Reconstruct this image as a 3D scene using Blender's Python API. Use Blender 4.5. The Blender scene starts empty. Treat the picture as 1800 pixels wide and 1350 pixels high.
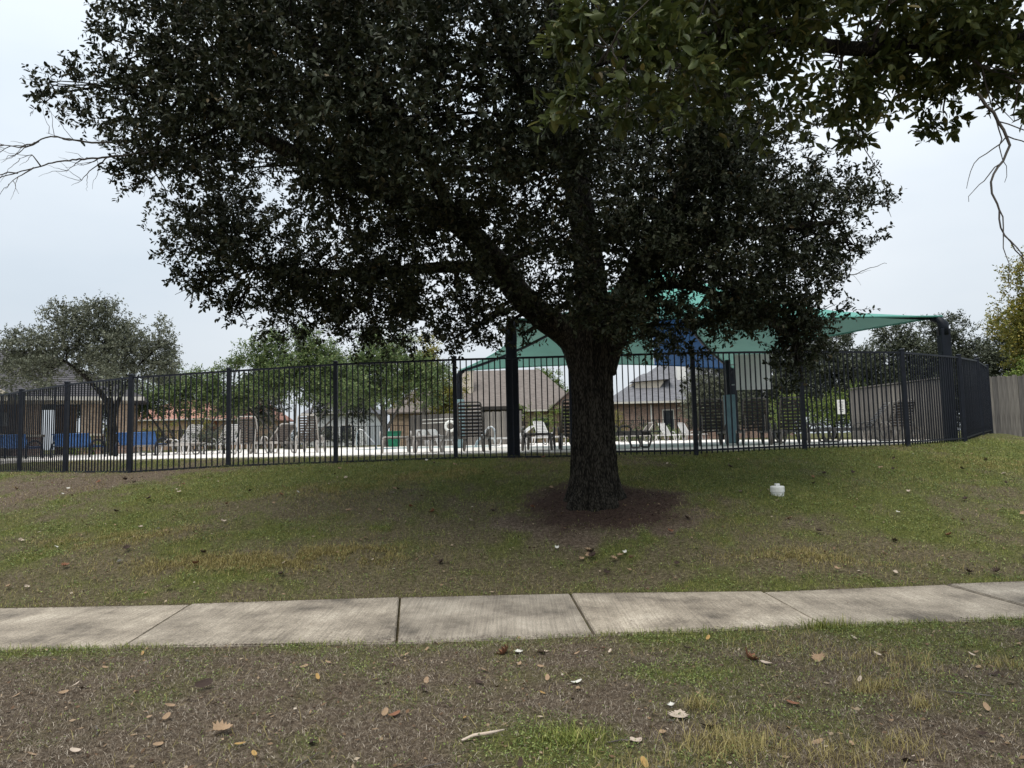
import bpy, bmesh, math, random
import numpy as np
from mathutils import Vector, Matrix

R = math.radians
rng = np.random.default_rng(11)
random.seed(5)
scene = bpy.context.scene
col = scene.collection

# ------------------------------------------------------------------ camera, sky, sun, exposure
cd = bpy.data.cameras.new('camera')
cam = bpy.data.objects.new('camera', cd)
col.objects.link(cam)
cd.sensor_width = 36.0
cd.lens = 25.0
cd.clip_start = 0.05
cd.clip_end = 3000.0
cam.matrix_world = (Matrix.Translation((0, 0, 1.55)) @ Matrix.Rotation(math.pi / 2 + R(4.483), 4, 'X')
                    @ Matrix.Rotation(-0.022, 4, 'Z'))
scene.camera = cam

SUN_EL, SUN_AZ = 66.0, 215.0          # degrees, azimuth clockwise from +Y
world = bpy.data.worlds.new('World')
scene.world = world
world.use_nodes = True
wn, wl = world.node_tree.nodes, world.node_tree.links
wn.clear()
w_out = wn.new('ShaderNodeOutputWorld')
w_bg = wn.new('ShaderNodeBackground')
w_sky = wn.new('ShaderNodeTexSky')
w_sky.sky_type = 'NISHITA'
w_sky.sun_disc = False
w_sky.sun_elevation = R(SUN_EL)
w_sky.sun_rotation = R(SUN_AZ)
w_sky.dust_density = 3.0
w_tc = wn.new('ShaderNodeTexCoord')
w_map = wn.new('ShaderNodeMapping')
w_map.inputs['Scale'].default_value = (1.0, 1.0, 2.6)
w_noise = wn.new('ShaderNodeTexNoise')
w_noise.inputs['Scale'].default_value = 1.3
w_noise.inputs['Detail'].default_value = 5.0
w_noise.inputs['Roughness'].default_value = 0.45
w_ramp = wn.new('ShaderNodeValToRGB')
w_ramp.color_ramp.elements[0].position = 0.36
w_ramp.color_ramp.elements[0].color = (4.5, 5.15, 5.8, 1)
w_ramp.color_ramp.elements[1].position = 0.64
w_ramp.color_ramp.elements[1].color = (6.0, 6.4, 6.8, 1)
w_mix = wn.new('ShaderNodeMix')
w_mix.data_type = 'RGBA'
w_mix.inputs['Factor'].default_value = 0.96       # a closed layer of cloud over the clear sky
wl.new(w_tc.outputs['Generated'], w_map.inputs['Vector'])
wl.new(w_map.outputs['Vector'], w_noise.inputs['Vector'])
wl.new(w_noise.outputs['Fac'], w_ramp.inputs['Fac'])
wl.new(w_sky.outputs['Color'], w_mix.inputs[6])
# an overcast sky is brighter overhead than at the horizon (the standard overcast distribution)
w_sep = wn.new('ShaderNodeSeparateXYZ'); w_el = wn.new('ShaderNodeMath'); w_el.operation = 'MULTIPLY_ADD'; w_el.use_clamp = False
w_cl = wn.new('ShaderNodeClamp')
wl.new(w_tc.outputs['Generated'], w_sep.inputs['Vector']); wl.new(w_sep.outputs['Z'], w_cl.inputs['Value']); wl.new(w_cl.outputs['Result'], w_el.inputs[0])
w_el.inputs[1].default_value = 0.62; w_el.inputs[2].default_value = 0.62
w_mul = wn.new('ShaderNodeVectorMath'); w_mul.operation = 'SCALE'
wl.new(w_ramp.outputs['Color'], w_mul.inputs[0]); wl.new(w_el.outputs[0], w_mul.inputs['Scale'])
wl.new(w_mul.outputs['Vector'], w_mix.inputs[7])
wl.new(w_mix.outputs[2], w_bg.inputs['Color'])
w_bg.inputs['Strength'].default_value = 0.1
wl.new(w_bg.outputs['Background'], w_out.inputs['Surface'])

sd = bpy.data.lights.new('sun', 'SUN')
sd.energy = 1.5
sd.angle = R(38)
sd.color = (1.0, 0.94, 0.84)
sun = bpy.data.objects.new('sun', sd)
col.objects.link(sun)
_d = Vector((math.sin(R(SUN_AZ)) * math.cos(R(SUN_EL)), math.cos(R(SUN_AZ)) * math.cos(R(SUN_EL)), math.sin(R(SUN_EL))))
sun.rotation_euler = _d.to_track_quat('Z', 'Y').to_euler()
sun.location = (0, 0, 40)

scene.view_settings.view_transform = 'Standard'
scene.view_settings.look = 'None'
scene.view_settings.gamma = 1.0
scene.view_settings.exposure = 0.95
scene.view_settings.use_curve_mapping = False
scene.cycles.max_bounces = 6
scene.cycles.diffuse_bounces = 2
scene.cycles.glossy_bounces = 2
scene.cycles.transmission_bounces = 4
scene.cycles.transparent_max_bounces = 4
scene.cycles.caustics_reflective = False
scene.cycles.caustics_refractive = False

# ------------------------------------------------------------------ materials
def newmat(name):
    m = bpy.data.materials.new(name)
    m.use_nodes = True
    n, l = m.node_tree.nodes, m.node_tree.links
    return m, n, l, n['Principled BSDF']

def ramp_node(n, stops):
    r = n.new('ShaderNodeValToRGB')
    e = r.color_ramp.elements
    e[0].position, e[0].color = stops[0][0], (*stops[0][1], 1)
    e[1].position, e[1].color = stops[-1][0], (*stops[-1][1], 1)
    for p, c in stops[1:-1]:
        k = e.new(p); k.color = (*c, 1)
    return r

def noise_mat(name, c0, c1, scale=6.0, rough=0.6, bump=0.0, bscale=40.0, stretch=(1, 1, 1), metallic=0.0, detail=6.0, lo=0.3, hi=0.7, spec=0.3):
    m, n, l, b = newmat(name)
    tc = n.new('ShaderNodeTexCoord'); mp = n.new('ShaderNodeMapping')
    mp.inputs['Scale'].default_value = stretch
    ns = n.new('ShaderNodeTexNoise'); ns.inputs['Scale'].default_value = scale; ns.inputs['Detail'].default_value = detail
    rp = ramp_node(n, [(lo, c0), (hi, c1)])
    l.new(tc.outputs['Object'], mp.inputs['Vector']); l.new(mp.outputs['Vector'], ns.inputs['Vector'])
    l.new(ns.outputs['Fac'], rp.inputs['Fac']); l.new(rp.outputs['Color'], b.inputs['Base Color'])
    b.inputs['Roughness'].default_value = rough
    b.inputs['Metallic'].default_value = metallic
    b.inputs['Specular IOR Level'].default_value = spec
    if bump > 0:
        n2 = n.new('ShaderNodeTexNoise'); n2.inputs['Scale'].default_value = bscale; n2.inputs['Detail'].default_value = 5
        l.new(mp.outputs['Vector'], n2.inputs['Vector'])
        bp = n.new('ShaderNodeBump'); bp.inputs['Strength'].default_value = bump; bp.inputs['Distance'].default_value = 0.02
        l.new(n2.outputs['Fac'], bp.inputs['Height']); l.new(bp.outputs['Normal'], b.inputs['Normal'])
    return m

def leaf_mat(name, stops, rough=0.45, transl=0.2, spec=0.4, tcol=None):
    m, n, l, b = newmat(name)
    g = n.new('ShaderNodeNewGeometry')
    rp = ramp_node(n, stops)
    l.new(g.outputs['Random Per Island'], rp.inputs['Fac'])
    l.new(rp.outputs['Color'], b.inputs['Base Color'])
    b.inputs['Roughness'].default_value = rough
    b.inputs['Specular IOR Level'].default_value = spec
    if transl > 0:
        t = n.new('ShaderNodeBsdfTranslucent')
        mx = n.new('ShaderNodeMixShader'); mx.inputs['Fac'].default_value = transl
        if tcol is None:
            l.new(rp.outputs['Color'], t.inputs['Color'])
        else:
            t.inputs['Color'].default_value = (*tcol, 1)
        out = n['Material Output']
        l.new(b.outputs['BSDF'], mx.inputs[1]); l.new(t.outputs['BSDF'], mx.inputs[2])
        l.new(mx.outputs['Shader'], out.inputs['Surface'])
    return m

M = {}
M['iron'] = noise_mat('black powder coated iron', (0.007, 0.009, 0.014), (0.014, 0.017, 0.026), 9, 0.5, spec=0.2)
M['post_dark'] = noise_mat('dark painted steel', (0.005, 0.007, 0.011), (0.010, 0.014, 0.022), 4, 0.5, spec=0.2)
M['pad'] = noise_mat('faded teal vinyl pad', (0.13, 0.21, 0.24), (0.19, 0.29, 0.31), 3, 0.6)
M['white'] = noise_mat('white painted board', (0.68, 0.66, 0.63), (0.8, 0.79, 0.76), 2, 0.6)
M['white_plastic'] = noise_mat('white plastic', (0.62, 0.62, 0.58), (0.80, 0.80, 0.77), 14, 0.45)
M['cream'] = noise_mat('cream painted trim', (0.52, 0.45, 0.36), (0.62, 0.55, 0.46), 3, 0.6)
M['gutter'] = noise_mat('pale gutter', (0.50, 0.47, 0.42), (0.58, 0.55, 0.5), 3, 0.5)
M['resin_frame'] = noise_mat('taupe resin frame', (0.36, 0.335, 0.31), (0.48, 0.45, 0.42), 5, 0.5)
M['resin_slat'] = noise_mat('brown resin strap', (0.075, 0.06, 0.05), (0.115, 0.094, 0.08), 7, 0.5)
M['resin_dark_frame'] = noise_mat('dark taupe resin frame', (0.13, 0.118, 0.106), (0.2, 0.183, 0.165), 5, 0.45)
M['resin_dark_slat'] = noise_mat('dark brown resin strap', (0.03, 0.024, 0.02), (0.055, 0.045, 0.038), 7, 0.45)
M['resin_white'] = noise_mat('white resin', (0.46, 0.45, 0.44), (0.60, 0.59, 0.58), 5, 0.45)
M['blue_mesh'] = noise_mat('blue coated steel', (0.022, 0.085, 0.24), (0.035, 0.12, 0.33), 8, 0.4)
M['steel'] = noise_mat('brushed steel rail', (0.45, 0.45, 0.45), (0.6, 0.6, 0.6), 8, 0.3, metallic=0.8)
M['green_bin'] = noise_mat('dark green plastic', (0.005, 0.10, 0.055), (0.012, 0.16, 0.085), 6, 0.5)
M['canopy_green'] = noise_mat('teal shade cloth', (0.085, 0.27, 0.225), (0.115, 0.34, 0.285), 1.2, 0.75)
M['canopy_blue'] = noise_mat('navy shade cloth', (0.009, 0.06, 0.17), (0.015, 0.085, 0.23), 1.2, 0.75)
for _k, _c in (('canopy_green', (0.30, 0.42, 0.38)), ('canopy_blue', (0.05, 0.15, 0.35))):      # woven cloth lets some daylight through
    _n, _l = M[_k].node_tree.nodes, M[_k].node_tree.links
    _t = _n.new('ShaderNodeBsdfTranslucent'); _t.inputs['Color'].default_value = (*_c, 1)
    _x = _n.new('ShaderNodeMixShader'); _x.inputs['Fac'].default_value = 0.08
    _l.new(_n['Principled BSDF'].outputs['BSDF'], _x.inputs[1]); _l.new(_t.outputs['BSDF'], _x.inputs[2]); _l.new(_x.outputs['Shader'], _n['Material Output'].inputs['Surface'])
M['wood_grey'] = noise_mat('weathered cedar', (0.09, 0.082, 0.074), (0.24, 0.225, 0.205), 5, 0.85, 0.5, 30, (6, 6, 0.5), lo=0.25, hi=0.75)
_m = M['wood_grey']; _n, _l = _m.node_tree.nodes, _m.node_tree.links       # each board weathered a little differently
_oi = _n.new('ShaderNodeObjectInfo'); _rr = ramp_node(_n, [(0.0, (0.62, 0.62, 0.64)), (1.0, (1.25, 1.22, 1.18))]); _mx = _n.new('ShaderNodeMix'); _mx.data_type = 'RGBA'; _mx.blend_type = 'MULTIPLY'; _mx.inputs['Factor'].default_value = 1.0
_b = _n['Principled BSDF']; _src = _b.inputs['Base Color'].links[0].from_socket
_l.new(_oi.outputs['Random'], _rr.inputs['Fac']); _l.new(_src, _mx.inputs[6]); _l.new(_rr.outputs['Color'], _mx.inputs[7]); _l.new(_mx.outputs[2], _b.inputs['Base Color'])
M['deck'] = noise_mat('pool deck concrete', (0.62, 0.575, 0.53), (0.76, 0.72, 0.67), 1.6, 0.85, 0.2, 90)
M['brick_far'] = noise_mat('tan brick', (0.20, 0.125, 0.085), (0.34, 0.235, 0.17), 9, 0.85, lo=0.35, hi=0.65)
M['shingle_brown'] = noise_mat('brown shingle', (0.12, 0.102, 0.092), (0.20, 0.172, 0.155), 3, 0.9, stretch=(1, 1, 5))
M['shingle_grey'] = noise_mat('grey shingle', (0.11, 0.11, 0.12), (0.19, 0.19, 0.205), 3, 0.9, stretch=(1, 1, 5))
M['shingle_dark'] = noise_mat('charcoal shingle', (0.045, 0.042, 0.048), (0.105, 0.10, 0.105), 7, 0.9, stretch=(2.5, 2.5, 5))
M['shingle_red'] = noise_mat('terracotta shingle', (0.28, 0.14, 0.105), (0.38, 0.20, 0.155), 3, 0.9)
M['stucco_tan'] = noise_mat('tan stucco', (0.42, 0.28, 0.19), (0.5, 0.35, 0.24), 1.5, 0.9)
M['stucco_white'] = noise_mat('white siding', (0.52, 0.53, 0.53), (0.62, 0.63, 0.63), 2, 0.8)
M['glass_dark'] = noise_mat('dark window glass', (0.02, 0.025, 0.03), (0.05, 0.055, 0.06), 1, 0.1, spec=0.6)
M['dark_void'] = noise_mat('dark interior shade and patio colour', (0.03, 0.026, 0.025), (0.05, 0.045, 0.04), 2, 0.8)  # pool house interior shade put into the colour; dark patio cover uses it too
M['ink'] = noise_mat('dark lettering', (0.03, 0.03, 0.03), (0.05, 0.05, 0.05), 2, 0.8)

# bark with fissures
def bark_mat(name, c0, c1, c2):
    m, n, l, b = newmat(name)
    tc = n.new('ShaderNodeTexCoord'); mp = n.new('ShaderNodeMapping'); mp.inputs['Scale'].default_value = (1, 1, 0.22)
    l.new(tc.outputs['Object'], mp.inputs['Vector'])
    v = n.new('ShaderNodeTexVoronoi'); v.inputs['Scale'].default_value = 52; v.feature = 'DISTANCE_TO_EDGE'
    ns = n.new('ShaderNodeTexNoise'); ns.inputs['Scale'].default_value = 22; ns.inputs['Detail'].default_value = 8
    l.new(mp.outputs['Vector'], v.inputs['Vector']); l.new(mp.outputs['Vector'], ns.inputs['Vector'])
    mth = n.new('ShaderNodeMath'); mth.operation = 'MULTIPLY_ADD'; mth.inputs[1].default_value = 1.2
    l.new(v.outputs['Distance'], mth.inputs[0]); l.new(ns.outputs['Fac'], mth.inputs[2])
    rp = ramp_node(n, [(0.38, c0), (0.62, c1), (0.86, c2)])
    l.new(mth.outputs[0], rp.inputs['Fac']); l.new(rp.outputs['Color'], b.inputs['Base Color'])
    bp = n.new('ShaderNodeBump'); bp.inputs['Strength'].default_value = 0.8; bp.inputs['Distance'].default_value = 0.03
    l.new(mth.outputs[0], bp.inputs['Height']); l.new(bp.outputs['Normal'], b.inputs['Normal'])
    b.inputs['Roughness'].default_value = 0.9; b.inputs['Specular IOR Level'].default_value = 0.2
    return m
M['bark'] = bark_mat('oak bark', (0.004, 0.0035, 0.0026), (0.013, 0.011, 0.008), (0.06, 0.053, 0.041))
M['bark_pale'] = bark_mat('smooth pale bark', (0.06, 0.055, 0.048), (0.13, 0.12, 0.105), (0.2, 0.185, 0.165))
M['twig'] = noise_mat('twig bark', (0.035, 0.03, 0.026), (0.075, 0.068, 0.06), 12, 0.85)
M['dead_twig'] = noise_mat('dead twig bark', (0.07, 0.06, 0.055), (0.13, 0.115, 0.10), 12, 0.85)

# concrete of the sidewalk: broom lines, stains, pale worn edges
def sidewalk_mat():
    m, n, l, b = newmat('broomed sidewalk concrete')
    tc = n.new('ShaderNodeTexCoord')
    mp = n.new('ShaderNodeMapping'); mp.inputs['Scale'].default_value = (60, 1.3, 1)
    l.new(tc.outputs['Object'], mp.inputs['Vector'])
    br = n.new('ShaderNodeTexNoise'); br.inputs['Scale'].default_value = 1.0; br.inputs['Detail'].default_value = 4; br.inputs['Roughness'].default_value = 0.6
    l.new(mp.outputs['Vector'], br.inputs['Vector'])
    st = n.new('ShaderNodeTexNoise'); st.inputs['Scale'].default_value = 1.4; st.inputs['Detail'].default_value = 9; st.inputs['Roughness'].default_value = 0.62
    fi = n.new('ShaderNodeTexNoise'); fi.inputs['Scale'].default_value = 85; fi.inputs['Detail'].default_value = 5; fi.inputs['Roughness'].default_value = 0.7
    l.new(tc.outputs['Object'], st.inputs['Vector']); l.new(tc.outputs['Object'], fi.inputs['Vector'])
    r1 = ramp_node(n, [(0.34, (0.14, 0.123, 0.104)), (0.45, (0.30, 0.262, 0.215)), (0.57, (0.43, 0.38, 0.315)), (0.7, (0.57, 0.51, 0.43))])
    l.new(st.outputs['Fac'], r1.inputs['Fac'])
    r2 = ramp_node(n, [(0.36, (0.6, 0.6, 0.6)), (0.6, (1.08, 1.08, 1.08))])
    l.new(br.outputs['Fac'], r2.inputs['Fac'])
    r3 = ramp_node(n, [(0.36, (0.42, 0.42, 0.42)), (0.62, (1.22, 1.22, 1.22))])
    l.new(fi.outputs['Fac'], r3.inputs['Fac'])
    x1 = n.new('ShaderNodeMix'); x1.data_type = 'RGBA'; x1.blend_type = 'MULTIPLY'; x1.inputs['Factor'].default_value = 0.6
    x2 = n.new('ShaderNodeMix'); x2.data_type = 'RGBA'; x2.blend_type = 'MULTIPLY'; x2.inputs['Factor'].default_value = 0.8
    l.new(r1.outputs['Color'], x1.inputs[6]); l.new(r2.outputs['Color'], x1.inputs[7])
    l.new(x1.outputs[2], x2.inputs[6]); l.new(r3.outputs['Color'], x2.inputs[7])
    oi = n.new('ShaderNodeObjectInfo'); ro = ramp_node(n, [(0.0, (0.74, 0.75, 0.76)), (1.0, (1.08, 1.05, 1.0))])
    x3 = n.new('ShaderNodeMix'); x3.data_type = 'RGBA'; x3.blend_type = 'MULTIPLY'; x3.inputs['Factor'].default_value = 1.0
    l.new(oi.outputs['Random'], ro.inputs['Fac']); l.new(x2.outputs[2], x3.inputs[6]); l.new(ro.outputs['Color'], x3.inputs[7])
    l.new(x3.outputs[2], b.inputs['Base Color'])
    ad = n.new('ShaderNodeMath'); ad.operation = 'ADD'
    l.new(br.outputs['Fac'], ad.inputs[0]); l.new(fi.outputs['Fac'], ad.inputs[1])
    bp = n.new('ShaderNodeBump'); bp.inputs['Strength'].default_value = 0.55; bp.inputs['Distance'].default_value = 0.006
    l.new(ad.outputs[0], bp.inputs['Height']); l.new(bp.outputs['Normal'], b.inputs['Normal'])
    b.inputs['Roughness'].default_value = 0.9; b.inputs['Specular IOR Level'].default_value = 0.25
    return m
M['sidewalk'] = sidewalk_mat()

# ground: soil, thatch, green and mulch by the masks on its vertices
def ground_mat():
    m, n, l, b = newmat('lawn soil')
    tc = n.new('ShaderNodeTexCoord')
    at = n.new('ShaderNodeAttribute'); at.attribute_name = 'mask'
    sp = n.new('ShaderNodeSeparateColor'); l.new(at.outputs['Color'], sp.inputs['Color'])
    a = n.new('ShaderNodeTexNoise'); a.inputs['Scale'].default_value = 26; a.inputs['Detail'].default_value = 8; a.inputs['Roughness'].default_value = 0.72
    f = n.new('ShaderNodeTexNoise'); f.inputs['Scale'].default_value = 160; f.inputs['Detail'].default_value = 4; f.inputs['Roughness'].default_value = 0.7
    l.new(tc.outputs['Object'], a.inputs['Vector']); l.new(tc.outputs['Object'], f.inputs['Vector'])
    thatch = ramp_node(n, [(0.38, (0.020, 0.014, 0.010)), (0.5, (0.085, 0.063, 0.044)), (0.62, (0.24, 0.19, 0.138))])
    green = ramp_node(n, [(0.38, (0.020, 0.023, 0.007)), (0.5, (0.075, 0.085, 0.024)), (0.64, (0.17, 0.172, 0.052))])
    mulch = ramp_node(n, [(0.34, (0.028, 0.017, 0.013)), (0.52, (0.065, 0.041, 0.031)), (0.68, (0.125, 0.088, 0.066))])
    mixf = n.new('ShaderNodeMath'); mixf.operation = 'MULTIPLY_ADD'; mixf.inputs[1].default_value = 0.55
    l.new(f.outputs['Fac'], mixf.inputs[0])
    h = n.new('ShaderNodeMath'); h.operation = 'MULTIPLY'; h.inputs[1].default_value = 0.47
    l.new(a.outputs['Fac'], h.inputs[0]); l.new(h.outputs[0], mixf.inputs[2])
    for r in (thatch, green, mulch):
        l.new(mixf.outputs[0], r.inputs['Fac'])
    x1 = n.new('ShaderNodeMix'); x1.data_type = 'RGBA'; x2 = n.new('ShaderNodeMix'); x2.data_type = 'RGBA'
    l.new(sp.outputs['Red'], x1.inputs['Factor']); l.new(thatch.outputs['Color'], x1.inputs[6]); l.new(green.outputs['Color'], x1.inputs[7])
    l.new(sp.outputs['Blue'], x2.inputs['Factor']); l.new(x1.outputs[2], x2.inputs[6]); l.new(mulch.outputs['Color'], x2.inputs[7])
    l.new(x2.outputs[2], b.inputs['Base Color'])
    bp = n.new('ShaderNodeBump'); bp.inputs['Strength'].default_value = 0.9; bp.inputs['Distance'].default_value = 0.02
    l.new(mixf.outputs[0], bp.inputs['Height']); l.new(bp.outputs['Normal'], b.inputs['Normal'])
    b.inputs['Roughness'].default_value = 0.95; b.inputs['Specular IOR Level'].default_value = 0.1
    return m
M['ground'] = ground_mat()

def water_mat():
    m, n, l, b = newmat('pool water')
    b.inputs['Base Color'].default_value = (0.10, 0.28, 0.33, 1); b.inputs['Roughness'].default_value = 0.08
    tc = n.new('ShaderNodeTexCoord'); ns = n.new('ShaderNodeTexNoise'); ns.inputs['Scale'].default_value = 3
    l.new(tc.outputs['Object'], ns.inputs['Vector'])
    bp = n.new('ShaderNodeBump'); bp.inputs['Strength'].default_value = 0.3; l.new(ns.outputs['Fac'], bp.inputs['Height']); l.new(bp.outputs['Normal'], b.inputs['Normal'])
    return m
M['water'] = water_mat()

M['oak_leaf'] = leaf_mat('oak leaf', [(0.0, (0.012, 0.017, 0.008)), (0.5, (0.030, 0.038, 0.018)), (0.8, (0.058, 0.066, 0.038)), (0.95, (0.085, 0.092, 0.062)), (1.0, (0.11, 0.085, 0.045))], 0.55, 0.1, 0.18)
M['near_leaf'] = leaf_mat('overhanging leaf', [(0.0, (0.03, 0.046, 0.012)), (0.6, (0.075, 0.095, 0.026)), (0.95, (0.13, 0.14, 0.042)), (1.0, (0.17, 0.13, 0.04))], 0.5, 0.25, 0.25)
M['bg_oak'] = leaf_mat('grey green leaves', [(0.0, (0.07, 0.078, 0.052)), (0.6, (0.135, 0.148, 0.098)), (1.0, (0.21, 0.215, 0.15))], 0.5, 0.15, 0.4)
M['bg_myrtle'] = leaf_mat('fresh green leaves', [(0.0, (0.06, 0.092, 0.036)), (0.6, (0.135, 0.20, 0.068)), (1.0, (0.25, 0.28, 0.115))], 0.5, 0.25, 0.35)
M['bg_dark'] = leaf_mat('dark evergreen leaves', [(0.0, (0.036, 0.046, 0.028)), (0.6, (0.07, 0.082, 0.05)), (1.0, (0.12, 0.13, 0.085))], 0.55, 0.1, 0.3)
M['bg_yellow'] = leaf_mat('yellowing leaves', [(0.0, (0.10, 0.12, 0.026)), (0.6, (0.22, 0.21, 0.045)), (1.0, (0.38, 0.29, 0.065))], 0.5, 0.25, 0.3)
M['bg_bright'] = leaf_mat('bright green leaves', [(0.0, (0.065, 0.11, 0.02)), (0.6, (0.15, 0.215, 0.04)), (1.0, (0.27, 0.30, 0.08))], 0.5, 0.25, 0.3)
M['gr_green'] = leaf_mat('green grass', [(0.0, (0.075, 0.10, 0.02)), (0.5, (0.20, 0.235, 0.052)), (0.85, (0.31, 0.32, 0.09)), (1.0, (0.46, 0.41, 0.17))], 0.6, 0.2, 0.2)
M['gr_clover'] = leaf_mat('clover', [(0.0, (0.06, 0.09, 0.026)), (0.6, (0.155, 0.205, 0.06)), (1.0, (0.29, 0.32, 0.12))], 0.6, 0.15, 0.2)
M['gr_dry'] = leaf_mat('dry yellow grass', [(0.0, (0.17, 0.14, 0.05)), (0.6, (0.31, 0.255, 0.10)), (1.0, (0.46, 0.39, 0.18))], 0.7, 0.15, 0.15)
M['gr_thatch'] = leaf_mat('dead thatch', [(0.0, (0.032, 0.024, 0.018)), (0.5, (0.14, 0.112, 0.085)), (0.85, (0.30, 0.255, 0.20)), (1.0, (0.58, 0.51, 0.42))], 0.8, 0.0, 0.1)
M['litter'] = leaf_mat('leaf litter', [(0.0, (0.05, 0.03, 0.02)), (0.35, (0.14, 0.085, 0.05)), (0.7, (0.26, 0.18, 0.11)), (0.94, (0.33, 0.26, 0.18)), (1.0, (0.48, 0.42, 0.34))], 0.7, 0.05, 0.15)
M['mulch'] = leaf_mat('mulch chips', [(0.0, (0.028, 0.017, 0.013)), (0.6, (0.065, 0.041, 0.031)), (0.95, (0.11, 0.078, 0.06)), (1.0, (0.34, 0.27, 0.2))], 0.85, 0.0, 0.15)
for nm, c0, c1 in (('leaf_pale', (0.42, 0.33, 0.25), (0.58, 0.49, 0.41)), ('leaf_tan', (0.26, 0.17, 0.10), (0.40, 0.28, 0.18)),
                   ('leaf_rust', (0.17, 0.07, 0.035), (0.27, 0.13, 0.075)), ('leaf_dark', (0.03, 0.018, 0.014), (0.065, 0.042, 0.032)),
                   ('leaf_ochre', (0.34, 0.20, 0.06), (0.46, 0.30, 0.12)), ('leaf_white', (0.56, 0.54, 0.48), (0.72, 0.70, 0.65))):
    M[nm] = noise_mat(nm.replace('_', ' '), c0, c1, 30, 0.7, 0.4, 60)

# ------------------------------------------------------------------ mesh helpers
def tag(o, label=None, cat=None, group=None, kind=None):
    if label: o['label'] = label
    if cat: o['category'] = cat
    if group: o['group'] = group
    if kind: o['kind'] = kind
    return o

def empty(name, loc=(0, 0, 0), rz=0.0):
    o = bpy.data.objects.new(name, None)
    o.empty_display_size = 0.2
    o.location = loc; o.rotation_euler = (0, 0, rz)
    col.objects.link(o)
    return o

class MB:
    """collects boxes, tubes and polygons, builds ONE mesh object"""
    def __init__(s): s.v = []; s.f = []
    def add(s, vs, fs):
        b = len(s.v); s.v += [tuple(p) for p in vs]; s.f += [tuple(b + i for i in q) for q in fs]; return s
    def box(s, x0, x1, y0, y1, z0, z1, mat=None):
        vs = [(x, y, z) for z in (z0, z1) for y in (y0, y1) for x in (x0, x1)]
        if mat is not None: vs = [mat @ Vector(p) for p in vs]
        return s.add(vs, [(0, 2, 3, 1), (4, 5, 7, 6), (0, 1, 5, 4), (2, 6, 7, 3), (0, 4, 6, 2), (1, 3, 7, 5)])
    def prism(s, pts, vec):
        n = len(pts); vec = Vector(vec)
        vs = [Vector(p) for p in pts] + [Vector(p) + vec for p in pts]
        return s.add(vs, [tuple(range(n))[::-1], tuple(range(n, 2 * n))] + [(i, (i + 1) % n, n + (i + 1) % n, n + i) for i in range(n)])
    def tube(s, pts, rad, sides=8, cap=True):
        P = [Vector(p) for p in pts]; n = len(P)
        if not hasattr(rad, '__len__'): rad = [rad] * n
        base = len(s.v); u = None
        for i, p in enumerate(P):
            t = (P[min(i + 1, n - 1)] - P[max(i - 1, 0)]).normalized()
            if u is None:
                u = t.orthogonal().normalized()
            else:
                u = (u - t * u.dot(t)).normalized()
            w = t.cross(u)
            for k in range(sides):
                a = 2 * math.pi * k / sides
                s.v.append(tuple(p + (u * math.cos(a) + w * math.sin(a)) * rad[i]))
        for i in range(n - 1):
            for k in range(sides):
                a = base + i * sides + k; b = base + i * sides + (k + 1) % sides
                s.f.append((a, b, b + sides, a + sides))
        if cap:
            s.f.append(tuple(base + k for k in range(sides))[::-1])
            s.f.append(tuple(base + (n - 1) * sides + k for k in range(sides)))
        return s
    def mesh(s, name, mat, smooth=False, bevel=0.0):
        me = bpy.data.meshes.new(name)
        me.from_pydata(s.v, [], s.f)
        if bevel > 0:
            bm = bmesh.new(); bm.from_mesh(me)
            bmesh.ops.bevel(bm, geom=list(bm.edges), offset=bevel, segments=2, affect='EDGES', profile=0.6)
            bm.to_mesh(me); bm.free()
        me.materials.append(mat)
        if smooth:
            me.polygons.foreach_set('use_smooth', [True] * len(me.polygons))
        me.update()
        return me
    def build(s, name, mat, parent=None, loc=(0, 0, 0), smooth=False, bevel=0.0):
        return put(name, s.mesh(name, mat, smooth, bevel), parent, loc)

def put(name, me, parent=None, loc=(0, 0, 0), rot=(0, 0, 0), scale=(1, 1, 1)):
    o = bpy.data.objects.new(name, me)
    o.location = loc; o.rotation_euler = rot; o.scale = scale
    o.parent = parent
    col.objects.link(o)
    return o

def np_mesh(name, V, F, mat, smooth=False):
    """V (n,3), F (m,k) uniform face size"""
    me = bpy.data.meshes.new(name)
    V = np.ascontiguousarray(V, dtype=np.float32); F = np.ascontiguousarray(F, dtype=np.int32)
    m, k = F.shape
    me.vertices.add(len(V)); me.vertices.foreach_set('co', V.ravel())
    me.loops.add(m * k); me.loops.foreach_set('vertex_index', F.ravel())
    me.polygons.add(m)
    me.polygons.foreach_set('loop_start', np.arange(0, m * k, k, dtype=np.int32))
    if smooth: me.polygons.foreach_set('use_smooth', np.ones(m, dtype=bool))
    me.materials.append(mat)
    me.update(calc_edges=True)
    return me

def copy_tree(o, parent=None):
    c = o.copy(); col.objects.link(c); c.parent = parent
    for ch in list(o.children):
        copy_tree(ch, c)
    return c

def unit(a):
    return a / np.maximum(np.linalg.norm(a, axis=-1, keepdims=True), 1e-9)

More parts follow.
